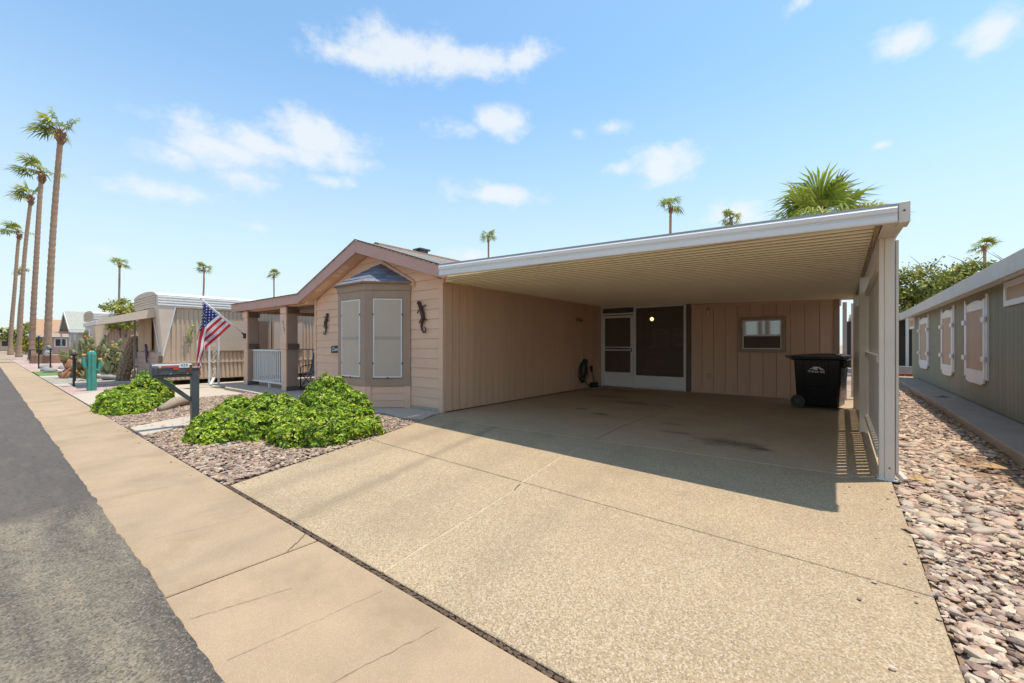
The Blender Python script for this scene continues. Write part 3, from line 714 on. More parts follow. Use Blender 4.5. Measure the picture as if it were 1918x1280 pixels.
# ----- screened room: door and fixed screen
DX0, DX1, DX2, YS = -5.95, -4.86, -3.385, 12.06
sr = bpy.data.objects.new('screen_enclosure', None); C.objects.link(sr); sr.location = (-4.6, YS, 0); attach(sr, house)
def bar_y(name, x0, x1, z0, z1, parent, m='white_paint', y0=YS, y1=YS + .05): return box(name, m, parent, x0, x1, y0, y1, z0, z1, .003)
bar_y('frame_post', DX0, DX0 + .05, 0, 2.50, sr); bar_y('frame_post', DX1 - .03, DX1 + .04, 0, 2.46, sr); bar_y('frame_post', DX2 - .06, DX2, 0, 2.43, sr)
bar_y('frame_rail', DX0 + .05, DX1 - .03, 2.43, 2.48, sr); bar_y('frame_rail', DX1 + .04, DX2 - .06, 2.39, 2.44, sr); bar_y('frame_rail', DX0 + .05, DX1 - .03, 2.22, 2.27, sr, y0=YS - .01)
box('screen_panel', 'door_screen', sr, DX0 + .05, DX1 - .03, YS + .02, YS + .024, 2.27, 2.43)
box('screen_panel', 'door_screen', sr, DX1 + .04, DX2 - .06, YS + .02, YS + .024, .38, 2.39)
bar_y('kick_panel', DX1 + .04, DX2 - .06, .05, .36, sr, y0=YS + .015); bar_y('frame_rail', DX1 + .04, DX2 - .06, .36, .39, sr); bar_y('frame_rail', DX1 + .04, DX2 - .06, .01, .045, sr)
door = bpy.data.objects.new('screen_door', None); C.objects.link(door); door.location = (DX0 + .06, YS, 0); attach(door, house)
a, b_ = DX0 + .06, DX1 - .04; yd0, yd1 = YS - .025, YS + .02
for q in ((a, a + .075), (b_ - .075, b_)): bar_y('stile', q[0], q[1], .02, 2.19, door, y0=yd0, y1=yd1)
for q in ((.02, .07), (.42, .46), (1.12, 1.155), (1.205, 1.235), (2.12, 2.19)): bar_y('door_rail', a + .075, b_ - .075, q[0], q[1], door, y0=yd0, y1=yd1)
bar_y('kick_panel', a + .075, b_ - .075, .07, .42, door, y0=YS - .008, y1=YS + .004)
box('screen_panel', 'door_screen', door, a + .075, b_ - .075, YS, YS + .003, .46, 1.12); box('screen_panel', 'door_screen', door, a + .075, b_ - .075, YS, YS + .003, 1.235, 2.12)
box('handle', 'black_metal', door, b_ - .045, b_ - .025, yd0 - .035, yd0 + .002, 1.08, 1.2, .004)
# interior of the screened room
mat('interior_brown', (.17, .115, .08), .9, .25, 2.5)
inn = bpy.data.objects.new('screened_room', None); C.objects.link(inn); inn.location = (-4.6, 14, 0); attach(inn, house)
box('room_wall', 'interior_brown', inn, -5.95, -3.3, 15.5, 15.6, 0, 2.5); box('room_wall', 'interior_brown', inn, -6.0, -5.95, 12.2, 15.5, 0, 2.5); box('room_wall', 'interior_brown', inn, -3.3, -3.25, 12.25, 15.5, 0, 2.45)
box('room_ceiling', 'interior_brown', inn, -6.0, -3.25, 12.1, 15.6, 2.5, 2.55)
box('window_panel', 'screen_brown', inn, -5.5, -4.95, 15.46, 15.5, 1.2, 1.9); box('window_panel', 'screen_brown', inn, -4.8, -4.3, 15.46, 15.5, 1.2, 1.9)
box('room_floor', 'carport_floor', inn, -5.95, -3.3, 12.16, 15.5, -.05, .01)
bl = thing('pendant_bulb', 'lit bare bulb hanging with a pull chain behind the dark screen', 'lamp', (-4.3, 13.2, 2.0))
bx, by, bz = PY(1221, 598, 13.0)
MB().tube([(bx, by, 2.5), (bx, by, bz + .09)], .012, 6).build('cord', 'hose_holder', bl)
MB().tube([(bx, by, bz + .11), (bx, by, bz + .04)], [.02, .03], 8).build('socket', 'brass', bl, True)
MB().ball((bx, by, bz), .055, 10, 8).build('bulb', 'bulb_glow', bl, True)
MB().tube([(bx + .04, by, bz + .03), (bx + .04, by, 1.35)], .006, 5).tube([(bx + .04, by, 1.35), (bx + .04, by, 1.22)], .013, 6).build('pull_chain', 'hose_holder', bl)
# ----- gable roof
rf = bpy.data.objects.new('roof', None); C.objects.link(rf); rf.location = (RX, 10, 3.5); attach(rf, house)
t = .06
MB().prism([(RX, YF + .041, RZ - .012), (XR, YF + .041, ztop(XR) - .012), (XR, YF + .041, ztop(XR) - .09), (RX, YF + .041, RZ - .09)], (0, YB - YF, 0)).build('roof_deck', 'soffit_peach', rf)
MB().prism([(RX, YF + .041, RZ - .012), (XL, YF + .041, ztop(XL) - .012), (XL, YF + .041, ztop(XL) - .09), (RX, YF + .041, RZ - .09)], (0, YB - YF, 0)).build('roof_deck', 'soffit_peach', rf)
ZP = 2.625
MB().box(XP, XL, YF + .041, 14, ZP - .1, ZP - .0125).build('porch_roof_deck', 'soffit_peach', rf)
MB().box(XP, XL, YF - .02, 14, ZP - .012, ZP + .006).build('porch_roofing', 'roof_shingle', rf)
nC = 20
for i in range(nC):     # shingle courses up the carport-side slope, butt edge proud
    xa = XR + .02 - (XR - RX) * i / nC; xb = XR + .02 - (XR - RX) * (i + 1) / nC - .05
    MB().prism([(xa, YF - .015, ztop(xa) + .012), (xb, YF - .015, ztop(xb) - .002), (xb, YF - .015, ztop(xb) - .011), (xa, YF - .015, ztop(xa) - .011)], (0, YB - YF + .02, 0)).build('shingle_course', 'roof_shingle', rf)
for i in range(6):
    xa = XL - .0 + (RX - XL) * i / 6; xb = XL + (RX - XL) * (i + 1) / 6 + .05
    MB().prism([(xa, YF - .015, ztop(xa) + .012), (min(xb, RX), YF - .015, ztop(min(xb, RX)) - .002), (min(xb, RX), YF - .015, ztop(min(xb, RX)) - .011), (xa, YF - .015, ztop(xa) - .011)], (0, YB - YF + .02, 0)).build('shingle_course', 'roof_shingle', rf)
FH = .245
fa = MB().prism([(RX - .002, YF, RZ - .004), (XL, YF, ztop(XL) - .004), (XL, YF, ztop(XL) - FH + .01), (RX - .002, YF, RZ - FH - .03)], (0, .04, 0)).build('fascia', 'fascia_mauve', rf, bevel=.004)
MB().prism([(RX + .002, YF, RZ - .004), (XR, YF, ztop(XR) - .004), (XR, YF, ztop(XR) - .225), (RX + .002, YF, RZ - FH - .03)], (0, .04, 0)).build('fascia', 'fascia_mauve', rf, bevel=.004)
MB().box(XP, XL - .002, YF, YF + .04, ZP - FH, ZP - .012).build('fascia', 'fascia_mauve', rf, bevel=.004)
box('fascia', 'fascia_mauve', rf, XP - .03, XP, YF + .0, 14, ZP - FH, ZP - .012, .004)
box('fascia', 'fascia_mauve', rf, XR - .03, XR, YF + .04, 5.42, ztop(XR) - .225, ztop(XR) - .092, .003)
ds = MB(); ds.bar((RX, YF - .012, RZ + .012), (XL, YF - .012, ztop(XL) + .012), .012, .022); ds.bar((RX, YF - .012, RZ + .012), (XR, YF - .012, ztop(XR) + .012), .012, .022); ds.bar((XL, YF - .026, ZP + .005), (XP - .04, YF - .026, ZP + .005), .012, .018)
ds.build('drip_edge', mat('drip_red', (.13, .05, .04), .6, .2, 8), rf)
sl = MB(); zo = .225
sl.prism([(RX, YF + .04, RZ - zo - .02), (XL, YF + .04, ztop(XL) - zo), (XL, YF + .04, ztop(XL) - zo + .012), (RX, YF + .04, RZ - zo - .008)], (0, .40, 0))
sl.prism([(RX, YF + .04, RZ - zo - .02), (XR, YF + .04, ztop(XR) - zo + .02), (XR, YF + .04, ztop(XR) - zo + .032), (RX, YF + .04, RZ - zo - .008)], (0, .33, 0)).build('soffit', 'soffit_peach', rf)
for xa in (-9.05, -9.25, -9.45, -9.85, -10.05, -10.25):     # paired soffit vents
    q = lambda x: ztop(x) - zo - .012 * ((x - XL) / (RX - XL)) - .012
    MB().prism([(xa, YF + .10, q(xa)), (xa - .16, YF + .10, q(xa - .16)), (xa - .16, YF + .10, q(xa - .16) + .01), (xa, YF + .10, q(xa) + .01)], (0, .15, 0)).build('soffit_vent', 'vent_cream', rf, bevel=.002)
# ridge cap and low roof vent on the carport-side slope
MB().prism([(RX - .15, 5.58, RZ - .045), (RX - .13, 5.58, RZ + .015), (RX, 5.58, RZ + .055), (RX + .13, 5.58, RZ + .015), (RX + .15, 5.58, RZ - .04)], (0, YB - 5.6, 0)).build('ridge_cap', mat('cap_brown', (.24, .14, .10), .85, .2, 8), rf)
M_ = Matrix.Translation((-8.44, 6.95, RZ + .12))
MB().box(-.15, .15, -.17, .17, -.03, .015, M_).box(-.11, .11, -.12, .12, -.15, -.03, M_).build('roof_vent', mat('vent_slate', (.06, .065, .08), .6, .1), rf, bevel=.008)
# ----- bay window
bay = bpy.data.objects.new('bay_window', None); C.objects.link(bay); bay.location = (-8.1, 5.1, 0); attach(bay, house)
B0, B1, B2, B3 = (-9.28, 5.415), (-8.62, 4.79), (-7.59, 4.79), (-6.93, 5.415)
foot = [B0, B1, B2, B3]
inset = [(-9.2, 5.42), (-8.60, 4.83), (-7.61, 4.83), (-7.0, 5.42)]
MB().flat(inset, 0.03, 2.5).build('bay_core', 'siding_peach', bay)
def offs(poly, d):
    out = []
    for i, p in enumerate(poly):
        c = Vector((-8.1, 5.415)); q = Vector(p); out.append(tuple(q + (q - c).normalized() * d) if 0 < i < 3 else (p[0] + (d if i == 3 else -d), p[1]))
    return out
MB().flat(offs(foot, .03), 2.41, 2.56).build('head_band', 'trim_taupe', bay, bevel=.005)
MB().flat(offs(foot, .008), .45, .60).build('sill_band', 'trim_taupe', bay, bevel=.004)
def facet(p, q, n):
    p = Vector((*p, 0)); q = Vector((*q, 0)); d = q - p; Lf = d.length; d.normalize(); M = frame(p, d); M2 = Matrix((d, -Vector((-d.y, d.x, 0)) * -1, Vector((0, 0, 1)))).transposed().to_4x4()
    nrm = Vector((d.y, -d.x, 0))          # outward (towards -Y)
    A = Matrix((d, -nrm, Vector((0, 0, 1)))).transposed().to_4x4(); A.translation = p
    b = lambda nm, m, x0, x1, y0, y1, z0, z1, bv=.003, par=bay: MB().box(x0, x1, y0, y1, z0, z1, A).build(nm, m, par, bevel=bv)
    b('casing', 'trim_taupe', .0, .16, -.004, .03, .60, 2.41); b('casing', 'trim_taupe', Lf - .16, Lf, -.004, .03, .60, 2.41)
    b('casing', 'trim_taupe', .16, Lf - .16, -.002, .03, 2.25, 2.41)
    if n:
        x0, x1, z0, z1 = .165, Lf - .165, .63, 2.24
        sc = b('sun_screen', 'solar_screen', x0 + .022, x1 - .022, -.010, -.002, z0 + .022, z1 - .022, 0)
        w = .024
        b('screen_frame', 'white_paint', x0, x0 + w, -.018, .004, z0, z1, .003, sc); b('screen_frame', 'white_paint', x1 - w, x1, -.018, .004, z0, z1, .003, sc)
        b('screen_frame', 'white_paint', x0 + w, x1 - w, -.018, .004, z0, z0 + w, .003, sc); b('screen_frame', 'white_paint', x0 + w, x1 - w, -.018, .004, z1 - w, z1, .003, sc)
        b('sash_rail', mat('rail_behind', (.40, .335, .28), .7, .04), x0 + .03, x1 - .03, -.0125, -.008, 1.40, 1.47, 0, sc)
        for zz in (.9, 1.9):
            b('screen_clip', 'black_metal', x1 - .01, x1 + .012, -.024, -.016, zz, zz + .035, 0, sc); b('screen_clip', 'black_metal', x0 - .012, x0 + .01, -.024, -.016, zz, zz + .035, 0, sc)
        b('screen_clip', 'black_metal', Lf / 2 - .015, Lf / 2 + .015, -.024, -.016, z0 - .02, z0 + .01, 0, sc)
    else: b('casing', 'trim_taupe', .16, Lf - .16, -.002, .03, .60, 2.25)
    # skirt boards below
    b('skirt_post', 'siding_peach', -.002, .12, -.006, .03, .0, .45); b('skirt_post', 'siding_peach', Lf - .12, Lf + .002, -.006, .03, .0, .45)
    for i in range(3):
        zz = .02 + i * .145
        MB().add([A @ Vector(v) for v in [(.12, .006, zz), (Lf - .12, .006, zz), (Lf - .12, .02, zz + .148), (.12, .02, zz + .148), (.12, .03, zz), (Lf - .12, .03, zz), (Lf - .12, .03, zz + .148), (.12, .03, zz + .148)]],
                 [(0, 1, 2, 3), (4, 7, 6, 5), (0, 4, 5, 1), (2, 6, 7, 3), (0, 3, 7, 4), (1, 5, 6, 2)]).build('siding_board', 'siding_peach', bay)
facet(B0, B1, True); facet(B1, B2, True); facet(B2, B3, True)
AP = Vector((-7.92, 5.40, 3.08))
e = [Vector((-9.38, 5.40, 2.565)), Vector((-8.66, 4.70, 2.565)), Vector((-7.55, 4.70, 2.565)), Vector((-6.83, 5.40, 2.565))]
MB().add(e + [AP] + [q - Vector((0, 0, .012)) for q in e], [(0, 1, 4), (1, 2, 4), (2, 3, 4), (5, 8, 7, 6), (0, 5, 6, 1), (1, 6, 7, 2), (2, 7, 8, 3)]).build('bay_roof_deck', 'slate_shingle', bay)
MB().bar(e[0], e[1], .02, .03).bar(e[1], e[2], .02, .03).bar(e[2], e[3], .02, .03).build('drip_edge', mat('drip_orange', (.34, .17, .08), .6, .1), bay)
rr = random.Random(5)
for A_, B_ in ((e[0], e[1]), (e[1], e[2]), (e[2], e[3])):
    nrm = (B_ - A_).cross(AP - A_).normalized()
    if nrm.z < 0: nrm = -nrm
    nr = 5
    for i in range(nr):
        t0 = max(0, i / nr - .03); t1 = (i + 1) / nr + .02; t1 = min(t1, .99)
        cnt = max(1, round((1 - i / nr) * 4)); cuts = [0] + sorted(min(.97, max(.03, (j + (.5 if i % 2 else 0) + rr.uniform(-.22, .22)) / cnt)) for j in range(1, cnt)) + [1]
        for s0, s1 in zip(cuts, cuts[1:]):
            if s1 - s0 < .02: continue
            pt = lambda s, t_: (A_ + (AP - A_) * t_) * (1 - s) + (B_ + (AP - B_) * t_) * s
            lift = .012 + rr.uniform(0, .008); g_ = .008
            lo = [pt(s0 + g_, t0 + rr.uniform(-.015, .02)) + nrm * lift, pt(s1 - g_, t0 + rr.uniform(-.015, .02)) + nrm * lift]; hi = [pt(s1 - g_, t1) + nrm * .003, pt(s0 + g_, t1) + nrm * .003]
            MB().prism([*lo, *hi], -nrm * .006).build('shingle', 'slate_shingle', bay)
tb = MB(); w_ = .13
L0 = Vector((-9.2, 5.385, 2.60)); R0 = Vector((-6.80, 5.385, 2.60)); T0 = Vector((-7.92, 5.385, 3.16)); dn = Vector((0, 0, -w_))
tb.prism([L0, T0, T0 + dn, L0 + dn], (0, .05, 0)).build('gable_trim', 'siding_peach', bay, bevel=.003)
MB().prism([T0 + Vector((.001, 0, 0)), R0, R0 + dn, T0 + dn + Vector((.001, 0, 0))], (0, .05, 0)).build('gable_trim', 'soffit_peach', bay, bevel=.003)
# ----- porch
YP0, YP1 = 5.20, 5.50
box('porch_header', 'soffit_peach', house, -15.25, -10.94, 5.24, 5.44, 2.36, 2.54, .004)
box('porch_header', 'trim_taupe', house, -10.93, -10.87, 5.6, 9.2, 0, 2.5)
box('porch_ceiling', 'trim_taupe', house, XP + .02, XL + .2, 5.14, 9.2, 2.49, 2.51)
box('porch_beam', 'trim_dark', house, -15.2, -10.95, 5.45, 5.60, 2.30, 2.488, .004)
def porch_post(xc):
    p = bpy.data.objects.new('porch_post', None); C.objects.link(p); p.location = (xc, 5.35, 0); attach(p, house); w = .145
    box('shaft', 'trim_taupe', p, xc - w, xc + w, 5.35 - w, 5.35 + w, .02, 2.36, .006)
    box('face_board', 'siding_peach', p, xc - w, xc + w - .01, 5.35 - w - .025, 5.35 - w - .001, .02, 2.36, .003)
    for za, zb in ((2.17, 2.34), (1.17, 1.33)):
        c_ = box('collar', 'trim_dark', p, xc - w - .035, xc + w + .035, 5.35 - w - .004, 5.35 + w + .035, za, zb, .006)
        box('collar_face', 'siding_peach', c_, xc - w - .035, xc + w + .03, 5.35 - w - .05, 5.35 - w - .005, za, zb, .004)
    box('plinth', 'trim_dark', p, xc - w - .02, xc + w + .02, 5.35 - w - .02, 5.35 + w + .02, .0, .14, .006)
    return p
pA = porch_post(-14.95); pB = porch_post(-12.2)
def railing(label_parent, a, b_, z0, z1, nb):
    r = bpy.data.objects.new('railing', None); C.objects.link(r); r.location = a; attach(r, label_parent); a = Vector(a); b_ = Vector(b_)
    MB().bar(a + Vector((0, 0, z1)), b_ + Vector((0, 0, z1)), .075, .045).build('top_rail', 'white_paint', r, bevel=.005)
    MB().bar(a + Vector((0, 0, z0)), b_ + Vector((0, 0, z0)), .06, .05).build('bottom_rail', 'white_paint', r, bevel=.005)
    proto = MB().box(-.018, .018, -.018, .018, z0 + .025, z1 - .022).mesh('baluster', bevel=.003)
    for i in range(nb):
        q = a + (b_ - a) * ((i + .5) / nb); o = link(proto, 'baluster', 'white_paint', r); o.location = (q.x, q.y, 0); attach(o, r)
    q = (a + b_) / 2; box('rail_foot', 'white_paint', r, q.x - .03, q.x + .03, q.y - .03, q.y + .03, .012, z0 - .02)
    return r
railing(house, (-14.79, 5.35, 0), (-12.36, 5.35, 0), .17, 1.13, 17)
railing(house, (-15.1, 5.55, 0), (-15.1, 9.1, 0), .17, 1.13, 20)
# house number on the porch post, straight down the face
for i, ch in enumerate('429'):
    lettering('house_number', ch, .15, frame((-12.255 + i * .04 + .01, 5.35 - .145 - .03, 1.93 - i * .115), (1, 0, 0)), 'sign_black', house)
box('wall_lantern', 'black_metal', house, -10.955, -10.93, 5.9, 5.96, 1.75, 1.85)
# body behind
box('rear_body', 'siding_peach', house, -15.3, -6.06, 9.2, 18.5, 0, 2.5)
# ------------------------------------------------------------------ carport
cp = thing('carport', 'cream metal carport roof on square posts with lattice side panels and white gutter', 'carport', (-2.8, 8.5, 0))
GL = Vector((-5.57, 5.06)); GRT = Vector((.40, 4.57)); ZLU, ZRU = 2.50, 2.335       # underside at house side / outer side
NP = 25; YBK = 12.35
def edge(i, f):      # point along pan line i (0 front .. NP back), f 0 house .. 1 outer edge
    yl = 5.06 + (YBK - 5.06) * i / NP; yr = 4.60 + (YBK - 4.60) * i / NP
    xl = -5.57 if yl < 5.40 else -5.93
    x = xl + (.36 - xl) * f; return Vector((x, yl + (yr - yl) * f, ZLU + (ZRU - ZLU) * ((x + 5.93) / 6.29)))
for i in range(NP):
    prof = [(0, -.006), (.05, 0), (.33, .0), (.36, -.008), (.375, .10), (.49, .10), (.50, -.006), (.55, 0), (.83, .0), (.86, -.008), (.875, .10), (.99, .10), (1.0, -.006)]
    m = MB(); vs = []; n = len(prof)
    for f in (0., 1.):
        for s, h in prof: vs.append(edge(i + s, f) + Vector((0, 0, h)))
    for f in (0., 1.):
        for s, h in prof: vs.append(edge(i + s, f) + Vector((0, 0, h + .006)))
    fs = [(k, k + 1, n + k + 1, n + k) for k in range(n - 1)] + [(2 * n + k, 3 * n + k, 3 * n + k + 1, 2 * n + k + 1) for k in range(n - 1)]
    fs += [(k, 2 * n + k, 2 * n + k + 1, k + 1) for k in range(n - 1)] + [(n + k, n + k + 1, 3 * n + k + 1, 3 * n + k) for k in range(n - 1)]
    o_ = m.add(vs, fs).build('roof_pan', 'cream_metal', cp, norm=False); o_.data.materials.append(mat('seam_shade', (.26, .18, .10), .7, .3, 10))
    for k_ in (3, 4, 5, 9, 10, 11): o_.data.polygons[k_].material_index = 1  # recess faces coloured darker to paint in the shade lines between ribs
# front gutter: stepped profile swept along the front edge
gu = bpy.data.objects.new('gutter', None); C.objects.link(gu); gu.location = (-2.6, 4.8, 2.4); attach(gu, cp)
a3 = Vector((-5.565, 5.03, 2.515)); b3 = Vector((.355, 4.545, 2.275)); dirn = (b3 - a3); out = Vector((dirn.y, -dirn.x, 0)).normalized()
if out.y > 0: out = -out
def sweep(name, prof, m, za=1., zb=1.):
    vs = []
    for P_, sc in ((a3, za), (b3, zb)):
        for o_, z_ in prof: vs.append(P_ + out * o_ + Vector((0, 0, z_ * sc)))
    n = len(prof); fs = [(k, (k + 1) % n, n + (k + 1) % n, n + k) for k in range(n)] + [tuple(range(n))[::-1], tuple(range(n, 2 * n))]
    return MB().add(vs, fs).build(name, m, gu)
s = 1.
sweep('gutter_face', [(0, 0), (.055, 0), (.062, .012), (.062, .058), (.050, .066), (.050, .078), (.070, .090), (.075, .128), (.062, .140), (.06, .15), (0, .15)], 'white_metal', 1.22, .86)
sweep('roof_edge_flashing', [(-.12, .150), (.052, .156), (.052, .172), (-.12, .168)], mat('flashing_grey', (.36, .35, .34), .5, .1), 1.22, .86)
box('end_cap', 'post_cream', gu, .355, .425, 4.50, 4.70, 2.268, 2.432, .004)
MB().ball((.39, 4.498, 2.36), .008, 8, 4).build('bolt', 'black_metal', gu)
# outer beam with tapered front end, posts
MB().prism([(.27, 4.62, 2.285), (.27, 5.33, 2.325), (.27, 12.4, 2.325), (.27, 12.4, 2.255 + .075), (.27, 12.4, 2.43), (.27, 4.62, 2.43)][0:3] + [(.27, 12.4, 2.43), (.27, 4.62, 2.43)], (.145, 0, 0)).build('outer_beam', 'post_cream', cp, bevel=.003)
MB().bar((.245, 4.66, 2.325), (.245, 12.3, 2.325), .03, .045).build('pan_closure', mat('closure', (.33, .24, .13), .6, .3, 12), cp)
PY_ = [5.42, 8.18, 10.95, 13.4]
for i, y in enumerate(PY_):
    p = bpy.data.objects.new('post', None); C.objects.link(p); p.location = (.33, y, 0); attach(p, cp)
    if i == 0:
        box('post_channel', 'post_cream', p, .285, .325, y - .05, y + .05, 0, 2.325, .004); box('post_face', 'post_cream', p, .325, .40, y - .06, y + .06, 0, 2.325, .005)
        box('base_plate', 'white_metal', p, .27, .42, y - .075, y + .075, 0, .012); MB().ball((.36, y - .061, .12), .008, 8, 4).build('bolt', 'black_metal', p)
    else:
        xo = 0 if i < 2 else -.02
        box('post_face', 'post_cream', p, .21 + xo, .32 + xo, y - .055, y + .055, 0, 2.33, .005); box('base_plate', 'white_metal', p, .20 + xo, .33 + xo, y - .065, y + .065, 0, .02)
# downspout with a small kicked-out foot beside the front post
MB().box(.405, .428, 5.38, 5.47, .08, 2.30).build('downspout', 'post_cream', cp, bevel=.004)
MB().bar((.42, 5.42, .08), (.47, 5.37, .02), .05, .045).build('downspout_foot', 'post_cream', cp, bevel=.004)
# lattice panels: vertical slats between three rails
for (ya, yb) in ((5.49, 8.12), (8.25, 10.88)):
    q = bpy.data.objects.new('lattice_panel', None); C.objects.link(q); q.location = (.31, (ya + yb) / 2, 1.1); attach(q, cp)
    for zc in (.22, 1.16, 2.06): box('rail', 'lattice_grey', q, .275, .345, ya, yb, zc - .035, zc + .035, .004)
    nS = 17; wS = (yb - ya) / nS
    pr = MB().box(-.009, .009, 0, wS * .74, .255, 2.025).mesh('slat', bevel=.002)
    for k in range(nS): o = link(pr, 'slat', 'lattice_grey', q); o.location = (.325, ya + wS * (k + .15), 0); attach(o, q)
# pale storage cabinets standing in the sun past the carport end
box('rear_post', 'white_metal', cp, .02, .10, 12.45, 12.53, 0, 2.3, .004)
# ------------------------------------------------------------------ fittings in the carport
hx = -5.947
wl = thing('wedge_light', 'small brass wedge-shaped light on the brown plank wall above the hose', 'wall light', (hx, 9.9, 1.85))
cx, cy, cz = -5.945, 9.93, 1.86
u0 = (1082 - 959) / 781
def PXp(px, py, X):
    u = (px - 959) / 781; v = (646 - py) / 781; a = R(YAW); dx = -math.sin(a) + u * math.cos(a); dy = math.cos(a) + u * math.sin(a); t = X / dx; return X, dy * t, 1.3 + v * t
_, cy, cz = PXp(1083, 600, -5.947)
MB().prism([(hx, cy - .13, cz + .07), (hx + .11, cy - .13, cz + .03), (hx + .11, cy - .13, cz + .01), (hx, cy - .13, cz - .07)], (0, .26, 0)).build('hood', 'brass', wl, bevel=.004)
MB().box(hx + .002, hx + .10, cy - .11, cy + .11, cz - .02, cz + .0).build('lens', 'dark_shade', wl)
# hose on its holder
_, hy, hz = PXp(1091, 678, -5.947)
hs = thing('garden_hose', 'black garden hose coiled on a cream wall holder near the screen door', 'hose', (hx, hy, 0))
m = MB()
m.tube([(hx + .02 + .05 * 0, hy + .10 * math.cos(t_), hz + .13 * math.sin(t_)) for t_ in [k * math.pi / 8 for k in range(17)]], .02, 6); m.build('holder_rim', 'hose_holder', hs, True)
MB().tube([(hx, hy, hz), (hx + .13, hy, hz)], [.075, .085], 14).build('holder_drum', 'dark_shade', hs, True)
MB().prism([(hx, hy - .09, hz + .02), (hx, hy + .09, hz + .02), (hx, hy + .03, hz + .22), (hx, hy - .03, hz + .22)], (.03, 0, 0)).build('holder_back', 'hose_holder', hs, bevel=.004)
rr = random.Random(21); coil = MB()
for k in range(9):
    w = .14 + .13 * rr.random(); dl = .45 + .26 * rr.random() if k < 7 else .66; xo = hx + .03 + .012 * (k % 5) + .01 * rr.random(); sk = rr.uniform(-.16, .02)
    pts = []
    for j in range(33):
        t_ = 2 * math.pi * j / 32; yy = hy + sk * (1 - math.sin(t_)) * .5 + w * math.cos(t_) * (.55 + .45 * (1 - math.sin(t_)) / 2); zz = hz + .06 + (-dl / 2) + (dl / 2) * math.sin(t_)
        pts.append((xo + .012 * math.sin(t_ * 2 + k), yy, max(.02, zz)))
    coil.tube(pts, .0125, 6, False)
coil.tube([(hx + .05, hy + .05, .25), (hx + .08, hy + .2, .10), (hx + .1, hy + .35, .03), (hx + .06, hy + .55, .06), (hx + .05, hy + .62, .25), (hx + .05, hy + .55, .42), (hx + .04, hy + .48, .52)], .0115, 6)
coil.build('hose_coil', 'hose_green', hs, True)
MB().tube([(hx + .04, hy + .46, .60), (hx + .05, hy + .50, .48)], [.05, .028], 8).ball((hx + .05, hy + .45, .62), .052, 8, 6).build('spray_nozzle', 'black_rubber', hs, True)
o = MB().box(hx + .03, hx + .12, hy + .52, hy + .68, 0, .11).build('outlet_box', 'black_rubber', None, bevel=.008); tag(o, 'small black outlet box on the floor beneath the coiled hose', 'box')
o = thing('vent_block', 'black floor vent block at the wall base beside the screen door', 'vent', (hx + .1, 11.4, 0))
MB().box(hx + .03, hx + .17, 11.25, 11.52, .01, .17).build('block_body', 'black_rubber', o, bevel=.01); MB().box(hx + .005, hx + .2, 11.2, 11.62, .0, .012).build('block_tray', 'hose_holder', o)
# jar lantern and outlet on the rear wall
jx, _, jz = PY(1327, 583, 12.09)
jl = thing('jar_light', 'white and brass jar light mounted on the rear plank wall', 'wall light', (jx, 12.09, jz))
MB().tube([(jx, 12.10, jz + .06), (jx, 12.05, jz + .06)], .05, 10).build('mount', 'bright_white', jl, True)
MB().tube([(jx, 12.04, jz + .08), (jx, 12.04, jz + .03)], [.05, .042], 10).build('cap', 'brass', jl, True)
MB().tube([(jx, 12.04, jz + .03), (jx, 12.04, jz - .02), (jx, 12.04, jz - .10), (jx, 12.04, jz - .12)], [.035, .048, .045, .02], 10).build('jar', mat('jar_glass', (.62, .60, .55), .15, .05), jl, True)
ox, _, oz = PY(1328, 705, 12.1)
o = thing('wall_outlet', 'beige weatherproof outlet cover low on the rear wall beneath the jar light', 'outlet', (ox, 12.1, oz))
box('cover', 'siding_back', o, ox - .06, ox + .06, 12.075, 12.108, oz - .08, oz + .08, .006); box('flap', 'hose_holder', o, ox - .035, ox + .035, 12.066, 12.076, oz - .05, oz + .05, .004)
